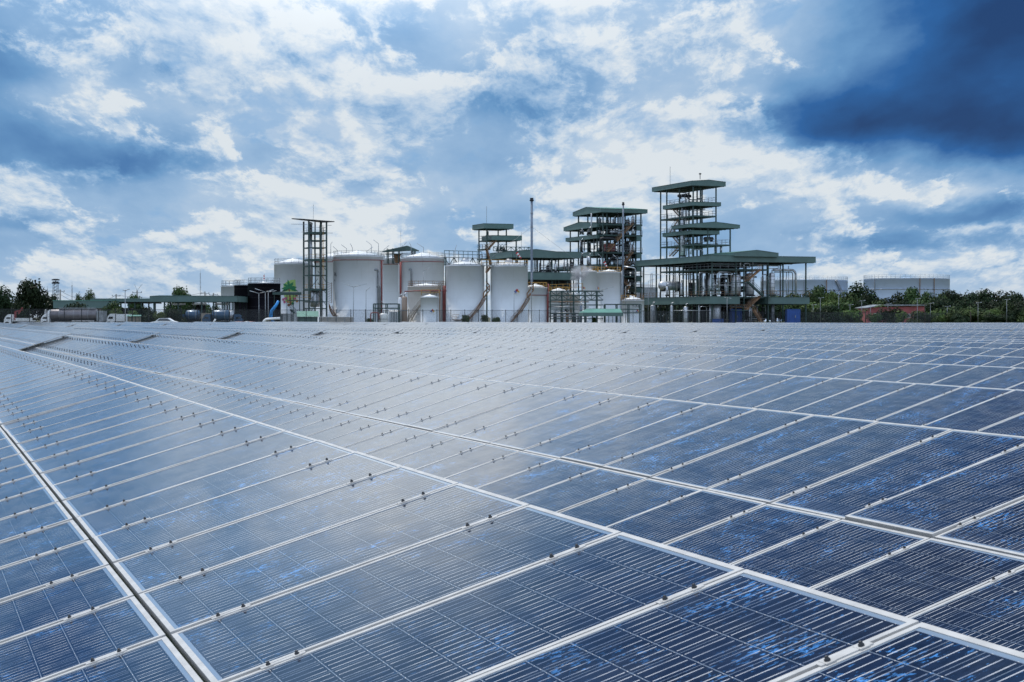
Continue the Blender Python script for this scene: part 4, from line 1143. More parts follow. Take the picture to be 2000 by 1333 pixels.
catwalk('yellow railed walk over the cream tank and smallest front tank', [(823, 577, 330), (858, 577, 330)], 'yellow', 330)
t = catwalk('green latticed pipe bridge between the broad red ringed tank and the paired tanks', [(868, 503, 340), (941, 505, 350)], 'green_dk', 340, 'pipe_bridge', 1.4, 'pipe bridge')
mb = MB(); n_ = 8
E_ = Vector((X_(941, 350) - X_(868, 340), 10, Z_(505, 350) - Z_(503, 340)))
for i in range(n_):
    a = E_ * i / n_; b = E_ * (i + 1) / n_; dn_ = Vector((0, 0, -1.6))
    mb.bar(a, a + dn_, .14); mb.bar(a + (dn_ if i % 2 else Vector()), b + (Vector() if i % 2 else dn_), .12)
mb.bar(E_ * 0 + Vector((0, 0, -1.6)), E_ + Vector((0, 0, -1.6)), .14); mb.build('truss', M['green_dk'], t)
mb = MB(); mb.bar((.3, 0, -Z_(503, 340) + GP), (.3, 0, 0), .3); mb.build('column', M['green_dk'], t)

def rack(label, x0, x1, rows, D, ybot=632, bays=9, m='green_dk', depth=4, diag=(0,), thin=False):
    """pipe rack: columns, longitudinal beams at the given rows, diagonals in the listed bands"""
    t = thing('pipe_rack', label, 'pipe rack', site((x0 + x1) / 2, D)); w = (x1 - x0) / FPX * D
    zs = [Z_(y, D) - GP for y in rows]; cw = .22 if not thin else .14
    for i in range(bays + 1):
        x = -w / 2 + w * i / bays
        if i % 2 == 0 or thin: MB().bar((x, 0, 0), (x, 0, zs[0]), cw).build('column', M[m], t)
        if i % 2 == 0: MB().bar((x, depth, 0), (x, depth, zs[0]), cw).build('column', M[m], t)
    for z in zs:
        for y in (0, depth): MB().bar((-w / 2, y, z), (w / 2, y, z), cw * .9).build('beam', M[m], t)
    br = MB()
    for bd in diag:
        for i in range(bays):
            x = -w / 2 + w * i / bays; x2 = x + w / bays; a, b = (zs[bd], zs[bd + 1]) if i % 2 == 0 else (zs[bd + 1], zs[bd])
            br.bar((x, 0, a), (x2, 0, b), .12); br.bar((x, 0, zs[bd]), (x, 0, zs[bd + 1]), .12)
    if diag: br.build('brace', M[m], t)
    return t
rk = rack('latticed green pipe rack in front of the steam', 1075, 1178, [569, 577.5, 586.5, 596, 604, 613, 623], 342, bays=9, diag=(0, 1))
rack('low green pipe rack running from the latticed rack to the wide hall', 1182, 1252, [595, 604.5, 611.5], 340, bays=6, diag=())
rack('small green frame left of the white drum, before the largest white tank', 729.5, 778, [594, 602.5], 328, bays=4, diag=())
for i in range(4):
    z = (612, 618, 600, 590)[i]; pipe('level %s pipe run on the latticed pipe rack, %s' % (('grey', 'silver', 'grey', 'brown')[i], ('second from the ground', 'lowest', 'below the lettered tank mark', 'under the lattice')[i]), [(1071, z, 343.5), (1150, z, 343.5)], .12, ('galv', 'silver', 'galv', 'rust')[i])
for i, (x, w_, y0, y1) in enumerate(((1084, 7, 612, 632), (1098, 5, 614, 632), (1108, 6, 611, 632), (1121, 8, 610, 632), (1130, 5, 616, 632), (1144, 4, 612, 632))):
    vessel('%s pump pot low inside the latticed rack, %s' % (('dark', 'dark', 'brown', 'dark', 'grey', 'dark')[i], ('leftmost', 'left', 'left of middle', 'right of middle', 'right', 'rightmost')[i]), x, w_, y0, y1, 346, ('grey_dk', 'grey_dk', 'rust', 'grey_dk', 'galv', 'grey_dk')[i], bands=0, cat='pump', name='pump', z0=GP)
vessel('brown pipe bundle column behind the latticed rack', 1108, 5, 573, 612, 350, 'beige', bands=3)
vessel('tan filter column behind the latticed rack, right of the pipe bundle', 1115, 5, 575, 612, 351, 'beige', bands=3)
vessel('silver round pot left of the pipe bundle inside the latticed rack', 1107, 6, 596, 606, 349, 'silver', bands=0)
vessel('blue grey standpipe at the right end of the latticed rack', 1134.5, 5, 597, 632, 340, 'steelblue', bands=3, z0=GP)
vessel('brown stained tall vessel left of the cream tank', 790, 11, 579.5, 632, 334, 'tank_brown', bands=1, z0=GP)
vessel('grey tall vessel left of the brown stained one', 782, 9, 581.5, 632, 336, 'tank', bands=1, z0=GP)
vessel('white drum with a tan skirt in front of the small green frame', 749, 18, 612, 632, 322, 'tank_tan', bands=1, z0=GP, cat='drum', name='drum')
pipe('low red hydrant pipe loop left of the white drum', [(724, 632, 321), (724, 611, 321), (740, 611, 321), (740, 625, 321)], .12, 'redpipe', 'hydrant pipe')
pipe('red pipe leading from the brown vessel to the cream tank', [(790, 570, 333), (812, 568.5, 333), (872, 568.5, 333)], .12, 'redpipe')
pipe('brown vertical pipe right of the cream tank', [(868.5, 558, 336), (868.5, 632, 336)], .28, 'redpipe')
pipe('pale vertical pipe right of the smallest front tank', [(859, 570, 331), (859, 632, 331)], .10, 'rust')
pipe('white fat pipe rising out of the ground at the left of the guard tent', [(514, 630, 280), (519, 624, 280), (547, 622, 280)], .22, 'white', 'pipe')
pipe('white pipe elbow beside the parked blue tankers', [(417, 630, 276), (421, 624, 276)], .14, 'white', 'pipe')
pipe('silver portal pipe left of the wide hall, over the low rack', [(1218, 521, 366), (1241, 524, 366), (1241, 575, 366)], .14)

# canopy over the tank tops
t = thing('roof_canopy', 'small dark green pavilion roof on top of the ringed white tanks', 'canopy', Vector((X_(783, 358), 358, T4['H'] + GP - 1.0)))
w_ = 68 / FPX * 358; z0 = Z_(491, 358) - t.location.z; zp = Z_(481.5, 358) - t.location.z; zl = Z_(492, 358) - t.location.z
q = 3.2; mb = MB()
prof = [(-w_ / 2, z0 - .35), (-w_ / 2, z0 - .1), (w_ * .20, zp), (w_ / 2, z0 + .1), (w_ / 2, z0 - .15), (w_ * .20, z0 - .05)]
n_ = len(prof); mb.v = [(x, -q, z) for x, z in prof] + [(x, q, z + .2) for x, z in prof]
mb.face(range(n_)); mb.face(range(2 * n_ - 1, n_ - 1, -1))
for i in range(n_): j = (i + 1) % n_; mb.face((i, i + n_, j + n_, j))
mb.build('roof', M['green_dk'], t)
for x in (-w_ * .37, -w_ * .22, -w_ * .05, w_ * .33, w_ * .40):
    for y in (-2, 2): MB().bar((x, y, 0), (x, y, z0 + .5), .2).build('post', M['green_dk'], t)
MB().bar((-w_ / 2 + .6, -2, z0 - .7), (w_ * .42, -2, z0 - .7), .16, .2).build('beam', M['green_dk'], t)
MB().bar((0, 0, z0), (0, 0, Z_(450, 358) - t.location.z), .05).build('lightning_rod', M['galv'], t)
mb = MB(); mb.lathe((-.8, 0, .2), [(.4, 0), (.6, .4), (.6, 1.2), (.9, 1.9), (.9, 2.0)], 12); mb.build('hopper', M['rust'], t)
mb = MB(); mb.box(.8, -.6, .3, 2.2, .5, 1.3); mb.build('drive_unit', M['yellow'], t)

# ---- lattice tower on the left --------------------------------------------------
f = Frame('slim open lattice tower with a flat tilted roof among the left white tanks', 603.5, 338, 'lattice tower', 'lattice_tower')
Bt = f; Wt = f.u(638); Vt = f.v(593.5)
zt = f.z(431)
for a in (0, f.u(626) , Wt):
    for b in (0, Vt): f.post(a, b, zt, w=.30 if a != f.u(626) else .22)
mb = MB(); o1 = -2.2
mb.hexa([(o1, -1.2, f.z(430)), (Wt + 1.4, -1.2, f.z(434)), (Wt + .6, Vt + 1.2, f.z(432)), (o1 + 0, Vt + 1.5, f.z(426)),
         (o1, -1.2, f.z(428.6)), (Wt + 1.4, -1.2, f.z(432.4)), (Wt + .6, Vt + 1.2, f.z(430)), (o1, Vt + 1.5, f.z(424))])
mb.build('roof', M['grey_dk'], f.root)
lv = [455, 470, 484, 508, 520, 538, 566, 590, 603]
for i, y in enumerate(lv):
    z = f.z(y)
    for a, b in (((0, 0), (Wt, 0)), ((0, Vt), (Wt, Vt)), ((0, 0), (0, Vt)), ((Wt, 0), (Wt, Vt))):
        f.beam((a[0], a[1], z), (b[0], b[1], z), .16, .42 if i in (0, 3, 6) else .2)
    if i in (0, 3, 6):
        f.deck(.1, .1, Wt - .1, Vt - .1, z, .15, True, railm='yellow' if i else 'galv', sides='flr')
mb = MB(); rr = random.Random(3)
for x in (1.7, 2.0, 2.7, 3.0, 3.5): mb.tube([(x, rr.uniform(.4, Vt - .4), 0), (x, rr.uniform(.4, Vt - .4), f.z(rr.choice((440, 455, 508)))),], .06, 5)
mb.build('pipework', M['galv'], f.root)
mb = MB(); mb.lathe((f.u(611.5), Vt * .5, f.z(585)), [(.42, 0), (.42, f.z(438) - f.z(585))], 14); mb.lathe((f.u(611.5), Vt * .5, f.z(438)), [(.5, 0), (.5, .3), (.25, .5)], 12); mb.build('inner_column', M['silver'], f.root)
MB().tube([(f.u(627), .5, f.z(600)), (f.u(627), .5, f.z(440))], .2, 8).build('riser_pipe', M['rust'], f.root)
mb = MB(); mb.bar((f.u(632), -.3, f.z(566)), (f.u(632), -.3, f.z(440)), .06); mb.bar((f.u(630), -.3, f.z(566)), (f.u(630), -.3, f.z(440)), .06)
for i in range(26): z = f.z(566) + i * .5; mb.bar((f.u(630), -.3, z), (f.u(632), -.3, z), .05)
mb.build('ladder', M['yellow'], f.root)
mb = MB(); mb.lathe((f.u(620), Vt * .5, f.z(600)), [(.9, 0), (1.0, 1.2), (1.0, 3.2), (.5, 3.9)], 16); mb.build('lower_vessel', M['silver'], f.root)
mb = MB()
for i in range(4): mb.bar((0, 0, i * 2.4), (Wt * .5, 0, i * 2.4 + 2.4), .1); mb.bar((Wt, 0, i * 2.4 + 4), (Wt * .5, 0, i * 2.4 + 6.4), .1)
mb.build('brace', M['green_dk'], f.root)
for y, x0, x1 in ((439, 569, 600), (440, 637, 648), (455, 637, 650), (454, 589, 596)):
    z = f.z(y); f.beam((f.u(x0), -.1, z), (f.u(x1), -.1, z), .05, .08, 'galv', 'spray_arm')
f.post(f.u(617.5), Vt * .5, f.z(398), zt, .05, 'galv', 'lightning_rod')
f.stair((-.5, -.6, 0), (-4.0, -.6, 3.2), 'green_dk'); f.deck(-4.4, -1, 0, .4, f.z(587), .2, True, 'green_dk', railm='yellow')

def shed(label, x0, x1, ye, yr, D, roof='green_lt', name='shelter', posts=4, depth=4.5, cat='shelter', wall=None, overhang=.4, skew=0.0, fascia=None):
    """gabled or mono roof on posts"""
    t = thing(name, label, cat, site((x0 + x1) / 2, D), R(8)); w = (x1 - x0) / FPX * D; z = Z_(ye, D) - GP; zr = Z_(yr, D) - GP
    d = depth / 2; mb = MB()
    s = skew * w
    mb.poly([(-w / 2, -d, z), (w / 2, -d, z), (w / 2 + 0, 0, zr), (-w / 2 + s, 0, zr)]); mb.poly([(w / 2, d, z), (-w / 2, d, z), (-w / 2 + s, 0, zr), (w / 2, 0, zr)])
    mb.poly([(w / 2, -d, z), (w / 2, d, z), (w / 2, 0, zr)]); mb.poly([(-w / 2, d, z), (-w / 2, -d, z), (-w / 2 + s, 0, zr)])
    mb.build('roof', M[roof], t)
    if fascia: MB().box(-w / 2 - .05, -d - .1, z - fascia, w / 2 + .05, d + .1, z - .01).build('fascia', M['green' if roof != 'green_dk' else 'green_dk'], t)
    for i in range(posts):
        x = -w / 2 + .3 + (w - .6) * i / (posts - 1)
        for y in (-d + .3, d - .3): MB().bar((x, y, 0), (x, y, z), .12).build('post', M['green_dk'], t)
    if wall: MB().box(-w / 2 + .2, -d + .5, 0, w / 2 - .2, d - .5, z - .05).build('wall', M[wall], t)
    return t
shed('dark flat roofed shelter on thin posts before the painted tank', 533, 588, 571.5, 570, 322, 'green_dk', posts=5, fascia=.5)
shed('green ridge tent standing before the lattice tower', 580, 622, 619, 608, 300, 'green_lt', 'tent', depth=5, cat='tent', wall='green')
shed('long low shed with a pale green roof before the tall tank and middle tower', 1134, 1212, 611, 603.5, 322, 'green_lt', 'shed', cat='shed', fascia=.7, wall=None, skew=.15)
shed('pale canopy in the small green frame behind the white drum', 760, 779, 609, 606, 334, 'white', 'awning', cat='awning')
# retaining walls along the platform
def lowwall(label, x0, x1, yt, D, m='concrete'):
    t = thing('low_wall', label, 'wall', site((x0 + x1) / 2, D)); w = (x1 - x0) / FPX * D; h = Z_(yt, D) - GP
    MB().box(-w / 2, -.15, 0, w / 2, .15, h).build('panel', M[m], t); MB().box(-w / 2 - .05, -.22, h, w / 2 + .05, .22, h + .12).build('coping', M['white'], t)
    for i in range(5): MB().box(-w / 2 + w * i / 4 - .12, -.2, 0, -w / 2 + w * i / 4 + .12, -.151, h - .02).build('pilaster', M['galv'], t)
lowwall('pale low wall in front of the largest white tank', 624, 690, 620, 318)
lowwall('grey low wall and blue gate posts left of the green tent', 541, 581, 614, 326, 'tank')
for i, (x, yt, w_, m_) in enumerate(((576, 611, 3, 'blue'), (566, 611, 2, 'blue'))):
    pass
# blue tarpaulin slide-like hose bag
mb = MB(); P = [(0, 0, 0), (-.6, .2, 1.2), (-.4, .1, 2.3), (.5, 0, 3.4), (.9, 0, 4.2)]
mb.tube(P, .4, 8, True, .22)
M['bluecloth'] = mat('bright_blue_cloth', (.04, .30, .72), .6, 0, .2, 2)
o = mb.build('tarpaulin', M['bluecloth']); o.location = (X_(534.5, 305), 305, Z_(632, 305)); tag(o, 'bright blue tarpaulin bundle hanging beside the right black tank', 'tarpaulin')
# striped vent pole on the black tank
t = thing('vent_pole', 'red and white striped vent pole on top of the right black tank', 'vent pole', Vector((X_(516, 322), 322, TB2['H'] + GP + .3)))
for i in range(5): MB().lathe((0, 0, i * .26 + .3), [(.12, 0), (.12, .25)], 8).build('stripe', M['s_red' if i % 2 else 's_wht'], t)
MB().bar((0, 0, 0), (0, 0, .3), .08).build('stem', M['galv'], t)

# windsocks
def windsock(label, x, y, D, zb, ang):
    t = thing('windsock', label, 'windsock', Vector((X_(x, D), D, zb))); top = Z_(y, D) - zb
    MB().bar((0, 0, 0), (0, 0, top), .06).build('pole', M['galv'], t)
    L = 1.5; d = Vector((math.cos(ang), -.2, math.sin(ang))).normalized(); p = Vector((0, 0, top))
    for i in range(5):
        a = p + d * (L * i / 5); b = p + d * (L * (i + 1) / 5); MB().tube([a, b], .26 - .03 * i, 10, False, .23 - .03 * i).build('sock_band', M['s_red' if i % 2 == 0 else 's_wht'], t)
windsock('red and white windsock above the right one of the paired tall tanks', 1009, 494, 332, T8['H'] + GP + .5, -.9)
windsock('red and white windsock above the yellow railed tall tank', 1180, 512, 358, T10['H'] + GP + .5, -1.1)

# steam
def steam():
    m = bpy.data.materials.new('steam'); m.use_nodes = True; nt = m.node_tree; nt.nodes.remove(nt.nodes['Principled BSDF'])
    t = NT(nt); co = t.node('ShaderNodeTexCoord').outputs['Object']
    v = t.node('ShaderNodeVolumePrincipled'); v.inputs['Color'].default_value = (.95, .96, 1, 1)
    n = t.noise(co, .9, 4, .6)
    x, y, z = t.sep(co)
    # plume axis leans right with height; widens
    ax = t.mul(z, .42)
    dx = t.sub(x, ax); r = t.m('MULTIPLY_ADD', z, .40, .5)
    d2 = t.div(t.add(t.mul(dx, dx), t.mul(y, y)), t.mul(r, r))
    body = t.smooth(t.sub(1.25, t.m('SQRT', d2)), 0.0, .9)
    fade = t.smooth(z, 5.5, 3.0)
    den = t.mul(t.mul(t.mul(body, fade), t.smooth(n, .42, .62)), 2.6)
    t.l.new(den, v.inputs['Density'])
    t.l.new(v.outputs[0], nt.nodes['Material Output'].inputs['Volume'])
    o = MB().tube([(0, 0, 0), (.4, 0, 1), (1.1, 0, 3), (2.2, 0, 6)], .7, 16, True, 3.2).build('steam', m)
    bm = bmesh.new(); bm.from_mesh(o.data); bmesh.ops.recalc_face_normals(bm, faces=bm.faces[:]); bm.to_mesh(o.data); bm.free()
    o.location = (X_(1119.5, 347), 347, Z_(566, 347)); tag(o, 'white steam plume drifting up to the right behind the pipe rack', 'steam', None, 'stuff')
steam()

# ------------------------------------------------------------------ chain link fence
def fdist(x): return 262 + .056 * x if x < 1000 else 318 + (x - 1000) * .10
def fence():
    m = bpy.data.materials.new('chain_link'); m.use_nodes = True; t = NT(m.node_tree); nt = m.node_tree
    b = nt.nodes['Principled BSDF']; b.inputs['Base Color'].default_value = (.08, .09, .10, 1); b.inputs['Roughness'].default_value = .6
    tr = t.node('ShaderNodeBsdfTransparent'); mx = t.node('ShaderNodeMixShader')
    uvm = t.node('ShaderNodeTexCoord').outputs['UV']; u, v, _ = t.sep(uvm)
    a1 = t.m('LESS_THAN', t.m('FRACT', t.mul(t.add(u, v), 12.0)), .11); a2 = t.m('LESS_THAN', t.m('FRACT', t.mul(t.sub(u, v), 12.0)), .11)
    t.l.new(t.m('MAXIMUM', a1, a2), mx.inputs[0]); t.l.new(tr.outputs[0], mx.inputs[1]); t.l.new(b.outputs[0], mx.inputs[2])
    t.l.new(mx.outputs[0], nt.nodes['Material Output'].inputs['Surface'])
    pts = [Vector((X_(x, fdist(x)), fdist(x), 0)) for x in [-120 + 40 * i for i in range(57)]]
    root = thing('chain_link_fence', 'long chain link fence with dark posts behind the last rows of panels', 'fence', (0, 300, 0))
    o = Vector((0, 300, 0))
    # resample at 3 m
    L = [0]
    for a, b_ in zip(pts, pts[1:]): L.append(L[-1] + (b_ - a).length)
    def at(s):
        for i in range(len(pts) - 1):
            if s <= L[i + 1] or i == len(pts) - 2:
                return pts[i] + (pts[i + 1] - pts[i]) * ((s - L[i]) / (L[i + 1] - L[i]))
    n = int(L[-1] / 3.0); top = EYE + 1.36; P = []
    for i in range(n + 1):
        p = at(i * 3.0); z = ground_z(p.x, p.y); P.append((p.x, p.y - 300, z))
    tp = lambda q: top - max(0, q[0] - 20) * .004 - z0fix
    z0fix = 0
    for q in P[:100]:
        mb = MB(); mb.bar((q[0], q[1], q[2] - .1), (q[0], q[1], tp(q)), .10); mb.lathe((q[0], q[1], tp(q)), [(.08, 0), (.08, .05), (.02, .12)], 8); mb.build('post', M['grey_dk'], root)
    mb = MB()
    for a, b_ in zip(P, P[1:]):
        mb.bar((a[0], a[1], tp(a) - .05), (b_[0], b_[1], tp(b_) - .05), .06); mb.bar((a[0], a[1], a[2] + .15), (b_[0], b_[1], b_[2] + .15), .05)
    mb.build('rail', M['grey_dk'], root)
    ms = MB(); uvs = []
    for i, (a, b_) in enumerate(zip(P, P[1:])):
        ms.poly([(a[0], a[1], a[2]), (b_[0], b_[1], b_[2]), (b_[0], b_[1], tp(b_) - .05), (a[0], a[1], tp(a) - .05)]); uvs.append([(i * 3, 0), (i * 3 + 3, 0), (i * 3 + 3, 3), (i * 3, 3)])
    ob = ms.build('mesh_panel', m, root); finish_uv(ob.data, uvs)
fence()

# ------------------------------------------------------------------ trees
def leaf_mat(name, c1, c2, trans=.25):
    m = bpy.data.materials.new(name); m.use_nodes = True; t = NT(m.node_tree); b = m.node_tree.nodes['Principled BSDF']
    b.inputs['Roughness'].default_value = .55; b.inputs['Specular IOR Level'].default_value = .08
    gi = t.node('ShaderNodeNewGeometry').outputs['Random Per Island']
    oi = t.node('ShaderNodeObjectInfo').outputs['Random']
    c = t.mix(gi, c1, c2)
    hs = t.node('ShaderNodeHueSaturation'); t.l.new(c, hs.inputs['Color']); t.l.new(t.m('MULTIPLY_ADD', oi, .04, .48), hs.inputs['Hue']); t.l.new(t.m('MULTIPLY_ADD', oi, .5, .75), hs.inputs['Value'])
    t.l.new(hs.outputs[0], b.inputs['Base Color'])
    b.inputs['Transmission Weight'].default_value = 0
    return m
M['leaf_dark'] = leaf_mat('dark_foliage', (.010, .020, .010), (.024, .042, .016))
M['leaf_mid'] = leaf_mat('mid_foliage', (.026, .050, .018), (.058, .090, .028))
M['leaf_light'] = leaf_mat('light_foliage', (.055, .10, .028), (.11, .155, .045))
M['bark'] = mat('bark', (.10, .08, .06), .9, 0, .25, 4)
def crown_mesh(seed, lobes, n, leaf, flat_=1.0):
    """leaf clumps spread through several uneven lobes; unit size, base at z=0"""
    rr = random.Random(seed); L = []
    for i in range(lobes):
        a = rr.uniform(0, 6.28); d = rr.uniform(.15, .62) if i else 0; h = rr.uniform(.22, .80) if i else .70
        L.append((d * math.cos(a), d * math.sin(a), h * flat_, rr.uniform(.24, .40) * (1.15 if i == 0 else 1)))
    v = []; f = []
    for i in range(n):
        lx, ly, lz, lr = L[rr.randrange(lobes)]
        while True:
            p = Vector((rr.gauss(0, 1), rr.gauss(0, 1), rr.gauss(0, 1)))
            if p.length > .1: break
        p = p.normalized() * lr * (rr.random() ** .35) * rr.uniform(.85, 1.12)
        p.z *= .85
        c = Vector((lx, ly, lz)) + p
        nrm = (p.normalized() + Vector((rr.uniform(-.7, .7), rr.uniform(-.7, .7), rr.uniform(-.3, .9)))).normalized()
        s = nrm.cross(Vector((rr.random(), rr.random(), rr.random()))).normalized(); u = nrm.cross(s)
        k = leaf * rr.uniform(.6, 1.3); b = len(v)
        for j in range(5):
            a = 2 * math.pi * j / 5 + rr.uniform(-.3, .3); q = c + s * math.cos(a) * k * rr.uniform(.7, 1.2) + u * math.sin(a) * k * rr.uniform(.5, 1)
            v.append(tuple(q))
        f.append(tuple(range(b, b + 5)))
    me = bpy.data.meshes.new('crown'); me.from_pydata(v, [], f); me.update(); me['hx'] = sorted(abs(q[0]) for q in v)[int(len(v) * .96)]; me['zt'] = sorted(q[2] for q in v)[int(len(v) * .995)]; return me, L
def trunk_mesh(L, r):
    mb = MB(); mb.tube([(0, 0, 0), (.02, .01, .25), (0, 0, .5)], r, 8, True, r * .55)
    for lx, ly, lz, lr in L: mb.tube([(0, 0, .30), (lx * .45, ly * .45, .30 + (lz - .30) * .6), (lx, ly, lz)], r * .45, 5, True, r * .12)
    me = bpy.data.meshes.new('trunk'); me.from_pydata(mb.v, [], mb.f); me.materials.append(M['bark']); me.update(); return me
CR = [crown_mesh(11, 9, 3600, .042), crown_mesh(12, 11, 4200, .040), crown_mesh(13, 8, 3200, .044), crown_mesh(14, 13, 4600, .038), crown_mesh(15, 7, 2200, .05)]
TRK = [trunk_mesh(L, .035) for _, L in CR]
CRM = {}
def crown_variant(i, m):
    if (i, m) not in CRM:
        me = CR[i][0].copy(); me.materials.clear(); me.materials.append(M[m]); CRM[(i, m)] = me
    return CRM[(i, m)]
def tree(label, x, w, ytop, D, kind, m, group=None, cat='tree', name='tree', rz=None, seed=0, tall=None):
    h = (Z_(ytop, D) - GP) / 1.0; sx = w / FPX * D / (2 * CR[kind][0]['hx'])
    t = thing(name, label, cat, site(x, D), rz if rz is not None else (x * 1.7) % 6.28, group)
    zt = CR[kind][0]['zt']
    c = link(bpy.data.objects.new('crown' if cat == 'tree' else 'foliage', crown_variant(kind, m)), t); c.scale = (sx, sx, h / zt)
    if cat != 'tree': c.location.z = -.28 * h; c.scale.z = h * 1.28 / zt
    k = link(bpy.data.objects.new('trunk' if cat == 'tree' else 'stem', TRK[kind]), t); k.scale = (min(sx, h), min(sx, h), h / zt)
    return t
GL = 'dark trees at the far left edge'
tree('dark tree cut by the left edge of the view', 8, 66, 562, 330, 1, 'leaf_dark')
tree('tallest dark tree at the left with a knobbly crown, beside the floodlight mast', 64, 62, 549, 322, 3, 'leaf_dark')
tree('dark tree filling the gap left of the tallest dark tree', 38, 40, 576, 335, 0, 'leaf_dark')
tree('small dark tree right below the floodlight mast', 100, 20, 577, 330, 2, 'leaf_dark')
tree('green tree rising over the left end of the long green wall band', 178, 30, 569, 360, 1, 'leaf_mid')
tree('smaller green tree joined to the left of the one over the wall band', 155, 22, 576, 362, 0, 'leaf_mid')
tree('green tree top peeping over the green roof left of the truck canopy', 268, 28, 576.5, 375, 2, 'leaf_mid')
tree('airy feathery tree standing above the green truck canopy', 356, 40, 562.5, 370, 3, 'leaf_mid')
tree('dark tree in the shade left of the truck canopy', 226, 40, 590, 316, 1, 'leaf_mid')
tree('yellow green bush behind the white truck cab', 231, 22, 604, 300, 4, 'leaf_light', cat='bush', name='bush')
tree('sprawling shrub before the long green wall band', 157, 42, 592, 300, 2, 'leaf_dark', cat='bush', name='bush')
for i, (x, w, y, D, k, m) in enumerate(((294, 30, 606, 292, 0, 'leaf_dark'), (316, 22, 610, 290, 4, 'leaf_light'), (341, 32, 604, 296, 3, 'leaf_dark'), (327, 26, 592, 330, 1, 'leaf_mid'), (373, 26, 596, 340, 2, 'leaf_dark'), (405, 30, 594, 350, 0, 'leaf_mid'), (425, 26, 596, 345, 1, 'leaf_mid'), (260, 20, 608, 300, 4, 'leaf_light'), (280, 22, 598, 318, 2, 'leaf_dark'))):
    tree('%s shrub under the truck canopy, %s' % (('dark round', 'low yellow green', 'wide dark', 'tall green', 'dark', 'green', 'pale', 'low light green', 'shaded')[i], ('right of the guard hut', 'between the two dark ones', 'just left of the blue tankers', 'behind the wide dark one', 'behind the left blue tanker', 'between the tankers in the background', 'behind the right tanker', 'behind the guard hut', 'left of the first canopy post')[i]), x, w, y, D, k, m, 'shrubs under the truck canopy', 'bush', 'bush')
# right hand wood
rt = [(1585, 30, 571, 470, 1, 'leaf_mid', 'tree behind the right end of the wide hall'), (1600, 34, 562, 500, 3, 'leaf_mid', 'left tree before the partly hidden far tank'), (1628, 30, 573, 455, 0, 'leaf_light', 'light green tree left of the tall dark clump'),
      (1672, 44, 556, 480, 1, 'leaf_dark', 'tallest dark tree between the two far tanks'), (1650, 34, 572, 460, 2, 'leaf_mid', 'mid green tree left of the tallest dark tree'), (1692, 30, 577, 470, 0, 'leaf_dark', 'dark tree right of the tallest dark tree, at the left rim of the far tank'),
      (1728, 40, 584, 520, 2, 'leaf_dark', 'low tree before the left part of the far tank'), (1752, 34, 575, 520, 1, 'leaf_dark', 'rounded tree before the middle of the far tank'), (1781, 32, 565, 510, 3, 'leaf_mid', 'tallest tree before the whole far tank'),
      (1807, 32, 573, 520, 0, 'leaf_mid', 'pale tree before the right part of the far tank'), (1830, 34, 577, 500, 1, 'leaf_mid', 'soft green tree at the right rim of the far tank'), (1860, 42, 571, 510, 3, 'leaf_dark', 'dark tree just right of the far tank'),
      (1893, 44, 574, 505, 0, 'leaf_dark', 'second dark tree right of the far tank'), (1925, 44, 571, 510, 1, 'leaf_dark', 'high dark tree near the right edge'), (1953, 40, 570, 512, 2, 'leaf_dark', 'highest dark tree near the right edge'), (1976, 36, 577, 500, 3, 'leaf_dark', 'dark tree sloping down to the right edge'), (2000, 40, 588, 490, 0, 'leaf_dark', 'lowest dark tree cut by the right edge'),
      (1715, 34, 588, 465, 1, 'leaf_mid', 'green tree above the left roof end of the pink building'), (1845, 34, 585, 460, 2, 'leaf_dark', 'dark tree above the right roof end of the pink building'), (1878, 40, 588, 450, 1, 'leaf_dark', 'dark tree right behind the pink building'), (1910, 40, 590, 450, 3, 'leaf_dark', 'dark filler tree below the second dark tree'), (1945, 44, 590, 452, 0, 'leaf_dark', 'dark filler tree below the high dark tree'), (1982, 40, 592, 452, 1, 'leaf_dark', 'dark filler tree low by the right edge'), (1760, 40, 588, 470, 0, 'leaf_dark', 'dark tree right behind the middle of the pink building'), (1800, 40, 588, 470, 3, 'leaf_mid', 'green tree behind the pink building roof, right half'), (1612, 40, 592, 440, 2, 'leaf_light', 'yellow green low tree beside the hall'), (1645, 44, 590, 440, 1, 'leaf_mid', 'green low tree behind the street lamps'), (1684, 30, 590, 440, 0, 'leaf_dark', 'dark low tree at the left corner of the pink building')]
for i, (x, w, y) in enumerate(((1262, 44, 588), (1300, 44, 592), (1335, 44, 590), (1372, 44, 593), (1408, 44, 589), (1444, 44, 592), (1480, 44, 586), (1515, 44, 578), (1545, 44, 574))):
    tree('dark tree behind the wide hall, glimpsed between its columns, %s' % ('at the left end', 'under the lying tank', 'left of centre', 'behind the near corner', 'right of the near corner', 'behind the tall left vessel', 'behind the zigzag stair', 'right of the stair', 'at the right end')[i], x, w * 1.2, y, 470 + 4 * i, i % 4, 'leaf_dark' if i < 7 else 'leaf_mid', 'trees behind the wide hall')
for x, w, y, D, k, m, l in rt: tree(l, x, w * 1.35, y - 1.5, D, k, m, 'trees of the wood on the right')
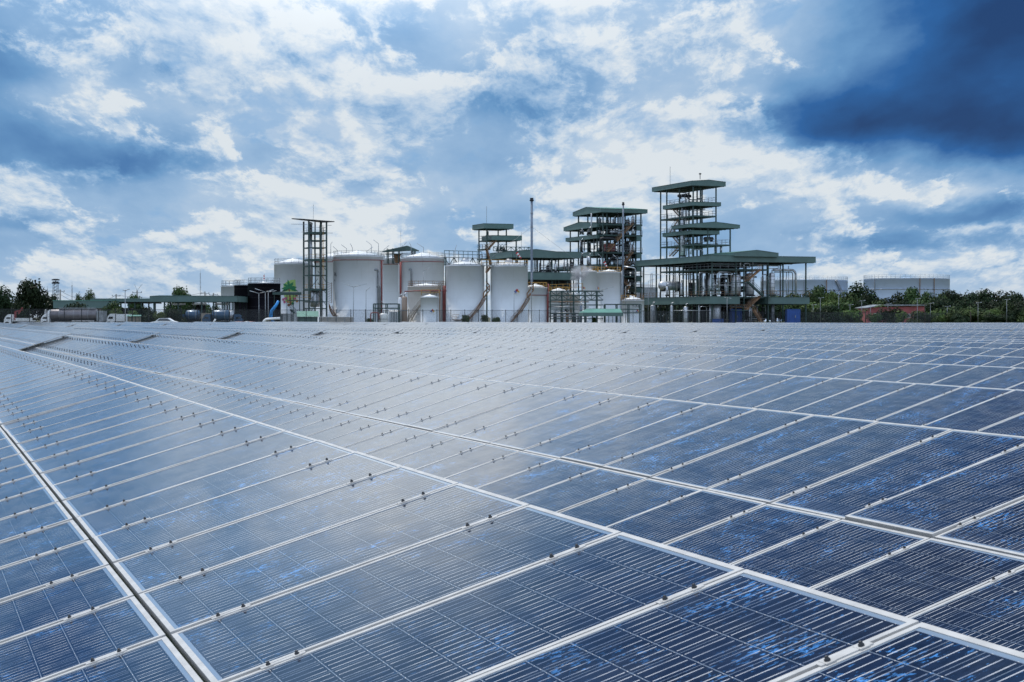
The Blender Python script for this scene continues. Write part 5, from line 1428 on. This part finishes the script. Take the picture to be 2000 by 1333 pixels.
bs = [(1610, 46, 599, 396, 3, 'leaf_dark', 'large round grey green shrub beside the lamp by the hall'), (1574, 26, 602, 394, 1, 'leaf_dark', 'dark shrub at the right foot of the hall'), (1588, 26, 604, 402, 0, 'leaf_mid', 'shrub left of the large round one'), (1634, 24, 607, 400, 2, 'leaf_mid', 'shrub right of the large round one'),
      (1655, 26, 607, 400, 4, 'leaf_light', 'yellow green shrub left of the pink building'), (1674, 24, 607, 400, 1, 'leaf_light', 'light shrub touching the left end of the pink building'), (1737, 24, 603, 398, 2, 'leaf_dark', 'dark round shrub before the pink wall'), (1760, 26, 609, 398, 4, 'leaf_light', 'yellow green shrub before the right half of the pink wall'),
      (1800, 34, 609, 402, 3, 'leaf_mid', 'shrub at the right corner of the pink building'), (1826, 36, 607, 404, 0, 'leaf_light', 'light feathery shrub right of the pink building'), (1856, 34, 608, 404, 1, 'leaf_mid', 'green shrub between the pink building and the white truck roof'), (1885, 36, 600, 408, 2, 'leaf_mid', 'taller shrub just left of the white truck roof'), (1912, 34, 608, 404, 4, 'leaf_mid', 'shrub over the white truck roof'),
      (1935, 30, 606, 404, 3, 'leaf_light', 'spiky light shrub right of the white truck roof'), (1962, 34, 592, 410, 0, 'leaf_mid', 'tall shrub by the last street lamp'), (1985, 34, 600, 406, 1, 'leaf_dark', 'shrub close to the right edge'), (2006, 30, 606, 402, 2, 'leaf_mid', 'shrub cut by the right edge'), (1712, 22, 614, 396, 4, 'leaf_mid', 'low plant before the pink wall between the palms'), (1868, 26, 616, 398, 1, 'leaf_dark', 'low dark shrub near the fence right of the pink building'), (1946, 30, 616, 398, 2, 'leaf_dark', 'low dark shrub near the fence by the last lamp')]
for x, w, y, D, k, m, l in bs: tree(l, x, w * 1.3, y - 1, D, k, m, 'shrubs behind the fence on the right', 'bush', 'bush')
for x, w, y, l in ((911, 11, 615, 'small round bush at the foot of the left paired tank stair'), (948, 10, 615, 'small bush in the gap between the paired tanks'), (969, 14, 620, 'small bush before the right paired tank'), (1160, 9, 620, 'tiny bush before the low pale green shed'), (723, 9, 622, 'tiny yellow bush by the red hydrant pipe')):
    tree(l, x, w, y, 322, 4, 'leaf_mid', 'small bushes before the tanks', 'bush', 'bush')
# palms
def palm(label, x, ytop, D, r, m='leaf_mid'):
    t = thing('palm_tree', label, 'palm', site(x, D), 0, 'young palms behind the fence'); h = Z_(ytop, D) - GP - r * .35; rr = random.Random(int(x))
    MB().tube([(0, 0, 0), (.08, 0, h * .5), (0, 0, h)], .16, 7, True, .10).build('trunk', M['bark'], t)
    for k in range(11):
        a = k * 2 * math.pi / 11 + rr.uniform(-.2, .2); lift = rr.uniform(.15, .95); mb = MB(); P = []
        for i in range(7):
            s = i / 6; P.append(Vector((math.cos(a) * r * s, math.sin(a) * r * s, h + r * (lift * s - (.55 + .5 * lift) * s * s))))
        sd = Vector((-math.sin(a), math.cos(a), 0)); 
        for i in range(6):
            p, q = P[i], P[i + 1]; w0 = r * .22 * math.sin(math.pi * (i + .5) / 7); 
            for sgn in (-1, 1):
                b = len(mb.v); mb.v += [tuple(p), tuple(p + (q - p) * .6), tuple(p + (q - p) * .9 + sd * sgn * w0 + Vector((0, 0, -w0 * .6)))]; mb.face((b, b + 1, b + 2))
        mb.build('frond', M[m], t)
palm('young palm before the left part of the pink wall, thinner one', 1690, 602, 397, 1.3)
palm('young palm before the pink wall, with the fuller yellow green head', 1718.5, 593, 397, 1.5, 'leaf_light')
palm('dark tufted palm at the right corner of the pink building', 1806, 590, 400, 1.5, 'leaf_dark')
palm('low fan palm near the white truck roof', 1895, 603, 400, 1.6, 'leaf_light')
palm('low fan palm left of the last street lamp', 1932, 606, 400, 1.5)

# ------------------------------------------------------------------ pink building and roofs on the right
M['pink'] = mat('pink_render', (.42, .12, .12), .8, 0, .10, .4)
D = 428; t = thing('pink_building', 'long low pink building with a thin flat roof behind the right fence', 'building', site(1742, D), R(4))
w = 114 / FPX * D; h = Z_(598, D) - GP; hh = Z_(601, D) - GP
MB().hexa([(-w / 2, -3, 0), (w / 2, -3, 0), (w / 2, 6, 0), (-w / 2, 6, 0), (-w / 2, -3, hh), (w / 2, -3, hh + .3), (w / 2, 6, hh + .3), (-w / 2, 6, hh)]).build('wall', M['pink'], t)
MB().hexa([(-w / 2 - .4, -4, hh - .25), (-w * .24, -4, hh + .5), (-w * .24, 6.5, hh + .5), (-w / 2 - .4, 6.5, hh - .25), (-w / 2 - .4, -4, hh - .05), (-w * .24, -4, hh + .75), (-w * .24, 6.5, hh + .75), (-w / 2 - .4, 6.5, hh - .05)]).build('roof', M['galv'], t)
MB().box(-w * .24 + .003, -4.003, hh + .45, w / 2 + .3, 6.5, hh + .72).build('roof', M['galv'], t)
for fx, fz, fw, fh in ((-.34, .6, .8, 2.0), (-.18, 1.4, .9, 1.1), (.02, 1.6, 1.0, 1.0), (.21, 1.6, 1.1, .8), (.37, 1.6, 1.1, .8)):
    fr = MB().box(w * fx - fw / 2 - .1, -3.08, fz - .1, w * fx + fw / 2 + .1, -3.01, fz + fh + .1).build('window', M['white'], t)
    MB().box(w * fx - fw / 2, -3.12, fz, w * fx + fw / 2, -3.085, fz + fh).build('pane', M['grey_dk'], fr)
lab = 'pale far warehouse roof behind the foot of the middle tower'
t = thing('warehouse', lab, 'warehouse', site(1262, 520), 0); w = 40 / FPX * 520
MB().box(-w / 2, -5, 0, w / 2, 5, Z_(562, 520) - GP).build('wall', M['galv'], t); mb = MB(); z = Z_(562, 520) - GP; zr = Z_(556, 520) - GP
mb.poly([(-w / 2, -5.2, z), (w / 2, -5.2, z + .3), (w / 2 - 2, 0, zr), (-w / 2, 0, zr)]); mb.build('roof', M['galv'], t)

# ------------------------------------------------------------------ long green building and truck canopy on the left
t = thing('green_building', 'long low green clad building behind the parked steel tanker', 'building', site(157.5, 318)); w = 107 / FPX * 318; zt = Z_(588, 318) - GP; zb = Z_(602.5, 318) - GP
MB().box(-w / 2, 0, zb, w / 2, 9, zt).build('fascia', M['green'], t); MB().box(-w / 2 - .1, -.1, zt, w / 2 + .1, 9, zt + .12).build('roof', M['green_lt'], t)
MB().box(-w / 2 + .4, .5, 0, w / 2 - .4, 8.5, zb - .02).build('wall', M['beige'], t)
for i in range(5): MB().box(-w / 2 + 1 + i * w / 5.2, .38, .3, -w / 2 + 1 + i * w / 5.2 + 1.6, .49, zb - .5).build('door', M['grey_dk'], t)
def carport(label, x0, x1, yt, yb, D, dep, posts, peak=0, yslope=0):
    t = thing('truck_canopy', label, 'canopy', site((x0 + x1) / 2, D), 0); w = (x1 - x0) / FPX * D; zt = Z_(yt, D) - GP; zb = Z_(yb, D) - GP
    mb = MB(); pk = peak / FPX * D
    mb.poly([(-w / 2, 0, zb), (w / 2, 0, zb), (w / 2, 0, zt), (-w / 2 + w * .12, 0, zt + pk), (-w / 2, 0, zt)]); mb.poly([(w / 2, 0, zb), (w / 2, dep, zb), (w / 2, dep, zt), (w / 2, 0, zt)]); mb.poly([(-w / 2, dep, zb), (-w / 2, 0, zb), (-w / 2, 0, zt), (-w / 2, dep, zt)]); mb.poly([(w / 2, dep, zb), (-w / 2, dep, zb), (-w / 2, dep, zt), (w / 2, dep, zt)])
    mb.build('fascia', M['green'], t)
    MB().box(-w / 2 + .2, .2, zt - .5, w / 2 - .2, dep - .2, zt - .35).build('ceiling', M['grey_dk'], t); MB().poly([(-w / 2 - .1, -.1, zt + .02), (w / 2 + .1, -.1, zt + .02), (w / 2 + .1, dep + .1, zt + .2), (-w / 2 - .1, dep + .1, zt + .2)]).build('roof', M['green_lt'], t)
    for x in posts:
        xx = (x - (x0 + x1) / 2) / FPX * D
        for y in (.6, dep - .6): MB().bar((xx, y, 0), (xx, y, zt - .4), .25).build('post', M['green_dk'], t)
    for i in range(6): MB().bar((-w / 2 + 1 + (w - 2) * i / 5, .3, zt - .8), (-w / 2 + 1 + (w - 2) * i / 5, dep - .3, zt - .8), .2, .3).build('rafter', M['grey_dk'], t)
    return t
c1_ = carport('lower left part of the green truck canopy, running back behind the street lamp', 176, 296, 583.5, 590, 330, 14, (205, 235, 250, 262, 275))
c2_ = carport('main green truck canopy with the parked blue tankers under it', 292.5, 463, 578.5, 590, 308, 16, (299.5, 320, 347, 393, 416, 434, 438, 447, 454), 1.2)
for i, x in enumerate((343, 384, 428)):
    o = MB().box(-1.3, -.1, 0, 1.3, .1, .35).build('lamp_strip', M['white'], c2_); o.location = ((x - 377.7) / FPX * 308, 3, Z_(596, 308) - GP)
cabinet('dark plant room standing under the truck canopy between the tankers', 386, 399, 594, 318, 'grey_dk', 'plant_room', 'plant room')
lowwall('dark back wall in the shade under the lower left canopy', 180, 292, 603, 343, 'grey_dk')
cabinet('small kiosk with a window left of the right blue tanker', 396.5, 409, 613, 300, 'beige', 'kiosk', 'kiosk')
shed('cream guard hut with a pale green roof beside the tall street lamp', 248, 276, 618, 615.5, 286, 'green_lt', 'guard_hut', cat='hut', wall='beige', depth=3)

# ------------------------------------------------------------------ vehicles
M['tyre'] = mat('tyre_rubber', (.015, .015, .016), .85, 0, .2, 4); M['glassd'] = mat('dark_glass', (.02, .025, .03), .08, 0, .1, 1, 1.0)
M['cab_white'] = mat('white_cab_paint', (.85, .86, .87), .35, 0, .04, 1); M['crane_red'] = mat('red_crane_paint', (.20, .025, .025), .5, 0, .1, 1); M['bluetank'] = mat('blue_tank_paint', (.04, .09, .16), .3, .2, .1, 1)
def wheels(t, xs, y=1.1, r=.5):
    for x in xs:
        for s in (-1, 1):
            w = MB().lathe((x, s * y, r), [(r * .55, -.16), (r, -.14), (r, .14), (r * .55, .16)], 18, 'y').build('wheel', M['tyre'], t)
            MB().lathe((x, s * y, r), [(r * .5, -.17), (r * .5, .17)], 12, 'y').build('rim', M['galv'], w)
def cab(t, x, L=2.0, h=2.6, m='cab_white', face=-1, fairing=True):
    """cab-over tractor: raked windscreen, side windows, lamps; face = -1 looks left"""
    a, b = x, x - face * L
    s = face
    prof = [(a, .5), (a + s * -.02, 1.3), (a - s * .30, h - .35), (a - s * .7, h), (b, h), (b, .5)]
    mb = MB(); n = len(prof)
    for yy in (-1.2, 1.2): mb.v += [(p[0], yy, p[1]) for p in prof]
    mb.face(range(n)); mb.face(range(2 * n - 1, n - 1, -1))
    for i in range(n): j = (i + 1) % n; mb.face((i, i + n, j + n, j))
    body = mb.build('cab', M[m], t)
    for yy in (-1.215, 1.215): MB().poly([(a - s * .30, yy, 1.35), (a - s * 1.15, yy, 1.35), (a - s * 1.15, yy, h - .5), (a - s * .48, yy, h - .5)]).build('side_window', M['glassd'], t)
    MB().poly([(a - s * .03 + s * .02, -1.1, 1.35), (a - s * .03 + s * .02, 1.1, 1.35), (a - s * .29 + s * .03, 1.1, h - .42), (a - s * .29 + s * .03, -1.1, h - .42)]).build('windscreen', M['glassd'], t)
    for yy in (-.85, .85): MB().box(a + s * .03 - .04, yy - .2, .7, a + s * .03 + .04, yy + .2, .9).build('headlight', M['s_wht'], t)
    if fairing:
        mb = MB(); mb.hexa([(a - s * .8, -1.1, h), (b, -1.1, h), (b, 1.1, h), (a - s * .8, 1.1, h), (a - s * 1.3, -1.0, h + .55), (b, -1.0, h + .75), (b, 1.0, h + .75), (a - s * 1.3, 1.0, h + .55)]); mb.build('wind_deflector', M[m], t)
    MB().box(min(a, b) - .05, -1.22, .35, max(a, b) + .05, 1.22, .62).build('bumper', M['grey_dk'], t)
# steel road tanker
M['steel_dull'] = mat('dull_steel', (.20, .185, .20), .42, .5, .15, .6)
D = 283
t = thing('tanker_truck', 'long steel road tanker with a white cab, parked side on at the left', 'tanker truck', site(146, D), R(-2)); k = D / FPX
cab(t, -63 * k, 1.5, 2.2)
mb = MB(); mb.lathe((0, 0, 2.05), [(.3, -48 * k), (.9, -47 * k), (.98, -44 * k), (.98, 44 * k), (.9, 46 * k)], 24, 'x'); mb.build('tank', M['steel_dull'], t)
MB().lathe((0, 0, 2.05), [(1.0, -5), (1.0, -4.9)], 24, 'x').build('band', M['galv'], t)
for q in (-2.5, 0, 2.5): MB().lathe((q, 0, 2.05), [(1.0, 0), (1.0, .08)], 24, 'x').build('band', M['galv'], t)
mb = MB(); mb.box(-30 * k, -.4, 3.0, 42 * k, .4, 3.15); rail_line(mb, [(-30 * k, -.4, 3.1), (42 * k, -.4, 3.1)], .25, 1.0, .04); mb.build('catwalk', M['galv'], t)
MB().box(46.5 * k, -1.1, .9, 60 * k, 1.1, 2.75).build('pump_box', M['galv'], t)
MB().box(-50 * k, -.5, .75, 60 * k, .5, 1.05).build('chassis', M['grey_dk'], t)
for x in (-2.6, -1.2): MB().box(x, -1.15, .5, x + .9, -.6, 1.0).build('side_box', M['grey_dk'], t)
MB().box(-2 * k, -1.2, .95, 42 * k, -1.12, 1.08).build('side_guard', M['s_wht'], t)
wheels(t, (-55 * k, -38 * k, -30 * k, 28 * k, 38 * k, 48 * k))
# crane truck
D = 280; t = thing('crane_truck', 'white flatbed truck with a folded red crane at the left edge', 'truck', site(39, D), 0); k = D / FPX
cab(t, -27 * k, 1.25, 2.15, fairing=False)
MB().box(-12 * k, -1.1, .95, 28 * k, 1.1, 1.12).build('flatbed', M['s_wht'], t); MB().box(-5 * k, -1.12, 1.13, 28 * k, -1.04, 1.5).build('side_board', M['s_wht'], t)
mb = MB(); mb.bar((-9 * k, 0, 1.1), (-9 * k, 0, 2.6), .3); mb.bar((-9 * k, 0, 2.6), (6 * k, -.3, 2.9), .2); mb.bar((6 * k, -.3, 3.3), (-2 * k, -.3, 2.2), .22); mb.build('crane', M['crane_red'], t)
MB().box(-26 * k, -.45, .6, 28 * k, .45, .95).build('chassis', M['grey_dk'], t); wheels(t, (-21 * k, 14 * k, 21 * k), r=.45)
# second white truck, cab only clear of the shrubs
D = 290; t = thing('box_truck', 'white truck cab facing left behind the yellow green bush', 'truck', site(226, D), 0); k = D / FPX
cab(t, -15 * k, 1.3, 2.25, fairing=False); MB().box(-2 * k, -1.1, .9, 30 * k, 1.1, 2.2).build('cargo_box', M['cab_white'], t); MB().box(-14 * k, -.45, .55, 30 * k, .45, .9).build('chassis', M['grey_dk'], t); wheels(t, (-10 * k, 22 * k), r=.45)
def small_tanker(label, x, D, L, cabside, mt):
    t = thing('tanker_truck', label, 'tanker truck', site(x, D), R(cabside * 3)); 
    a = cabside * (L / 2 + 1.6)
    cab(t, a, 1.5, 2.2, 'bluetank', cabside, False)
    MB().lathe((0, 0, 2.0), [(.3, -L / 2), (.85, -L / 2 + .1), (.95, -L / 2 + .35), (.95, L / 2 - .35), (.85, L / 2 - .1), (.3, L / 2)], 24, 'x').build('tank', M[mt], t)
    for q in (-L * .25, L * .25): MB().lathe((q, 0, 2.0), [(.98, 0), (.98, .08)], 24, 'x').build('band', M['galv'], t)
    MB().lathe((0, 0, 2.9), [(.3, 0), (.3, .2)], 12).build('hatch', M['silver'], t)
    MB().box(-L / 2, -.5, .7, L / 2 + .2, .5, 1.0).build('chassis', M['grey_dk'], t); wheels(t, (a - cabside * .6, -L * .3 * cabside, -L * .1 * cabside))
    return t
small_tanker('blue tanker with a pale tank parked left under the canopy, behind the shrubs', 377, 300, 2.6, -1, 'bluetank')
small_tanker('blue tank tanker parked with its end to us under the canopy', 432, 296, 3.2, -1, 'bluetank')
small_tanker('shiny silver tanker just right of the blue one at the canopy end', 449, 304, 1.6, 1, 'silver')
# cars
def car(label, x, D, m, L=4.3, rz=0, z=GP):
    t = thing('parked_car', label, 'car', site(x, D, z), rz); prof = [(-L / 2, .45), (-L / 2 + .05, .8), (-L * .30, .95), (-L * .16, 1.42), (L * .18, 1.45), (L * .36, .98), (L / 2, .85), (L / 2, .45)]
    mb = MB(); n = len(prof)
    for yy in (-.85, .85): mb.v += [(p[0], yy * (.82 if p[1] > 1.2 else 1), p[1]) for p in prof]
    mb.face(range(n)); mb.face(range(2 * n - 1, n - 1, -1))
    for i in range(n): j = (i + 1) % n; mb.face((i, i + n, j + n, j))
    mb.build('body', M[m], t)
    for s in (-1, 1): MB().poly([(-L * .25, s * .86, 1.0), (L * .30, s * .86, 1.0), (L * .16, s * .74, 1.38), (-L * .14, s * .74, 1.38)]).build('side_window', M['glassd'], t)
    wheels(t, (-L * .31, L * .31), .8, .32); return t
car('white car whose roof shows just above the panels, left of the tankers', 321, 268, 'cab_white', 4.3, 0, .95)
car('white car far behind the fence under the shrubs at the right', 1902, 412, 'cab_white', 4.6, R(20), 1.3)
car('silver car beside the white one under the shrubs at the right', 1940, 415, 'silver', 4.4, R(-15), 1.2)
for i, (x, m_) in enumerate(((468, 'crane_red'), (478, 's_wht'), (488, 'crane_red'))):
    car('%s car parked before the black tanks, %s' % (('red', 'white', 'dark red')[i], ('leftmost', 'middle', 'rightmost')[i]), x, 300 + i, m_, 4.0, R(80), GP - .55)

# ------------------------------------------------------------------ street lamps, masts, poles, wires
def lamp(label, x, ytop, D, arms, zb=GP, group='street lamps among the tanks', cat='street lamp', name='street_lamp', r=.07):
    """arms: list of (dx, dy) photo pixels from pole top to lamp head"""
    t = thing(name, label, cat, Vector((X_(x, D), D, zb)), 0, group); top = Z_(ytop, D) - zb; k = D / FPX
    MB().tube([(0, 0, 0), (0, 0, top)], r, 6, True, r * .7).build('pole', M['galv'], t)
    for dx, dy in arms:
        e = Vector((dx * k, 0, top - dy * k)); p = Vector((0, 0, top)); q = p + (e - p) * .55
        MB().tube([p, q], r * .7, 5).build('arm', M['galv'], t)
        MB().bar(q, e, .22, .10).build('lamp_head', M['silver'], t)
    return t
tp = T2['H'] + GP
LP = [(646.3, 477, 352, [(3.5, -4)], tp, 'bright single lamp at the left rim of the largest tank'), (659, 489.5, 345, [(-8, -7.5)], tp, 'low left leaning lamp on the largest tank'), (677, 486, 345, [(-10, -7.5)], tp, 'left leaning lamp on the dome of the largest tank'), (688.5, 484.5, 345, [(-4, -8)], tp, 'short steep lamp on the middle of the largest tank'),
      (716.5, 491, 345, [(12, -8)], tp, 'right leaning lamp on the largest tank'), (725.5, 479, 345, [(-10, -8)], tp, 'tall left leaning lamp on the largest tank'), (739.5, 476.5, 345, [(-10, -7.5)], tp, 'tallest left leaning lamp at the right rim of the largest tank'), (750, 488, 352, [(10, -8)], tp, 'right leaning lamp left of the pavilion roof'),
      (785, 482, 364, [(9, -8)], tp, 'right leaning lamp above the pavilion roof'), (803, 482, 352, [(-3, -8)], tp, 'short lamp right of the pavilion roof'), (827.5, 484, 352, [(-13, -8)], T4['H'] + GP, 'long armed lamp on the broad ringed tank'), (889, 488, 340, [(3, -9)], T7['H'] + GP, 'small lamp on the pipe bridge'),
      (690.5, 561, 322, [(-24, -8), (26, -6)], GP, 'wide double armed lamp before the largest tank'), (715, 568, 322, [(8, -6)], GP, 'single armed lamp right of the double armed one'), (827, 530, 335, [(13, -8)], GP, 'bright lamp before the broad ringed tank'), (863, 555, 330, [(-9, -7)], GP, 'lamp leaning left over the cream tank'),
      (750, 594, 322, [(-6, -6)], GP, 'small lamp left of the white drum frame'), (757, 603, 326, [(-3, -5)], GP, 'short lamp in the small green frame'), (1004, 574, 320, [(10, -3)], GP, 'grey lamp post before the hazard diamond tank'), (1038, 533, 330, [(6, -6)], GP, 'lamp leaning right at the chimney'),
      (1174, 567, 335, [(24, -6)], GP, 'long armed lamp right of the latticed rack'), (1175, 503, 372, [(-8, -7)], GP, 'bright lamp left of the yellow windsock tank'), (1206, 505, 372, [(-9, -7)], GP, 'bright lamp before the middle tower stair'), (1222, 560, 340, [(10, -4)], GP, 'lamp at the foot of the thin stack'),
      (1420, 582, 352, [(-6, -1), (8, 1)], GP, 'lamp post before the near corner of the hall'), (1266, 550, 362, [(12, -5)], GP, 'lamp inside the left end of the hall'), (784.5, 572, 326, [(-4, 6)], GP, 'dark post with a box lamp beside the brown vessel'),
      (505.8, 573.5, 300, [(-18, -5), (24, -5)], GP, 'double armed lamp before the left black tank'), (518.3, 571, 292, [(-20, -7), (16, -5)], GP, 'taller double armed lamp before the right black tank'), (524, 571, 288, [(16, -3)], GP, 'single armed lamp beside the taller double one')]
for x, y, D, arms, zb, l in LP: lamp(l, x, y, D, arms, zb)
lamp('tall street lamp with a flat double head, left of the guard hut', 244.7, 568, 268, [(-5, -1), (9, -3)], GP, None, r=.09)
LR = [(1602, 582.5, 390, 'leftmost lamp beside the large round shrub'), (1588, 596, 400, 'low lamp just left of the leftmost tall one'), (1660, 596, 402, 'lamp left of the pink building'), (1683, 588, 400, 'dark lamp at the left end of the pink building'), (1700, 597, 405, 'lamp before the left pink wall'), (1734, 594, 400, 'lamp before the middle of the pink roof'),
      (1791.5, 584, 395, 'tall lamp before the right end of the pink building'), (1817, 593, 400, 'lamp right of the pink building'), (1850, 599, 405, 'faint lamp before the dark wood'), (1910, 592, 395, 'bright lamp over the white car'), (1966, 585.5, 395, 'tall lamp nearest the right edge'), (1638, 570, 405, 'tall bare lamp post between the hall and the pink building')]
for x, y, D, l in LR: lamp(l, x, y, D, [(-4, 0), (7, -1)], GP, 'street lamps behind the fence on the right')
# floodlight mast
D = 360; t = thing('floodlight_mast', 'lattice floodlight mast with a ring of lamps, right of the tallest dark tree', 'floodlight mast', site(109, D)); H = Z_(552, D) - GP
mb = MB(); w = .75
for sx in (-1, 1):
    for sy_ in (-1, 1): mb.bar((sx * w, sy_ * w, 0), (sx * w * .6, sy_ * w * .6, H), .09)
n = 14
for i in range(n):
    z0, z1 = H * i / n, H * (i + 1) / n; s0, s1 = w * (1 - .4 * i / n), w * (1 - .4 * (i + 1) / n)
    for sgn in (-1, 1): mb.bar((-s0 * sgn, -s0, z0), (s1 * sgn, -s1, z1), .05); mb.bar((-s0, s0 * sgn, z0), (s1, s1 * -sgn, z1), .05)
mb.build('lattice', M['galv'], t)
MB().lathe((0, 0, H), [(.6, 0), (.65, .1), (.65, .2)], 16).build('platform', M['grey_dk'], t)
for i in range(8):
    a = i * math.pi / 4; 
    for dz in (-.2, .75): MB().box(-.16, -.10, -.14, .16, .10, .14).build('floodlight', M['grey_dk'], t).location = (math.cos(a) * .68, math.sin(a) * .68, H + dz * .75)
MB().lathe((0, 0, H + .2), [(.08, 0), (.08, .5), (.5, .52), (.5, .58)], 12).build('crown_ring', M['galv'], t)
# utility poles with wires
UP = [(118, 566, 420, 'dark utility pole right of the floodlight mast'), (177, 577, 430, 'utility pole before the green tree over the wall band'), (227, 575, 430, 'utility pole above the left canopy'), (268, 568, 380, 'pole with two raised arms above the tree top'), (400.5, 570, 420, 'utility pole with a side lamp above the canopy'), (417, 573, 420, 'utility pole with a thin spike right of the side lamp pole')]
TOPS = []
for i, (x, y, D, l) in enumerate(UP):
    t = thing('utility_pole', l, 'utility pole', site(x, D), 0, 'utility poles behind the canopy'); H = Z_(y, D) - GP
    MB().bar((0, 0, 0), (0, 0, H), .28).build('pole', M['concrete'], t); MB().bar((-1.1, 0, H - .5), (1.1, 0, H - .5), .12).build('crossarm', M['galv'], t)
    for q in (-1, 0, 1): MB().lathe((q, 0, H - .44), [(.06, 0), (.09, .1), (.05, .25)], 8).build('insulator', M['grey_dk'], t)
    TOPS.append(Vector((X_(x, D), D, GP + H - .2)))
    if i == 3:
        for s in (-1, 1): MB().bar((0, 0, H), (s * .9 + .3, 0, H + 1.5), .06).build('arm', M['galv'], t)
for dz, l in ((0, 'upper'), (-1.0, 'lower')):
    mb = MB(); o = TOPS[0]
    seq = [TOPS[0] + Vector((-60, 10, 0)), TOPS[0], TOPS[1], TOPS[2], TOPS[4], TOPS[5], TOPS[5] + Vector((14, 0, -.5))]
    for a, b in zip(seq, seq[1:]):
        mb.tube([a - o + (b - a) * j / 8 + Vector((0, 0, dz - 1.1 * (4 * (j / 8) * (1 - j / 8)))) for j in range(9)], .035, 4)
    w_ = mb.build('power_line', M['grey_dk']); w_.location = o; tag(w_, '%s sagging power line strung between the utility poles' % l, 'power line')
for x, y, D, l in ((141, 557, 420, 'thin radio mast above the long green wall band'), (391.5, 533, 460, 'tallest thin radio mast above the truck canopy'), (93, 565, 430, 'faint thin mast left of the floodlight mast'), (1343, 545, 372, 'x')):
    if l == 'x': continue
    t = thing('radio_mast', l, 'radio mast', site(x, D)); H = Z_(y, D) - GP
    mb = MB(); 
    for a in (0, 2.1, 4.2): mb.bar((math.cos(a) * .2, math.sin(a) * .2, 0), (math.cos(a) * .08, math.sin(a) * .08, H), .05)
    for i in range(30): a = i * 2.1; z = H * i / 30; mb.bar((math.cos(a) * .2, math.sin(a) * .2, z), (math.cos(a + 2.1) * .18, math.sin(a + 2.1) * .18, z + H / 30), .03)
    mb.build('lattice', M['galv'], t); MB().bar((0, 0, H), (0, 0, H + .8), .04).build('aerial', M['galv'], t)
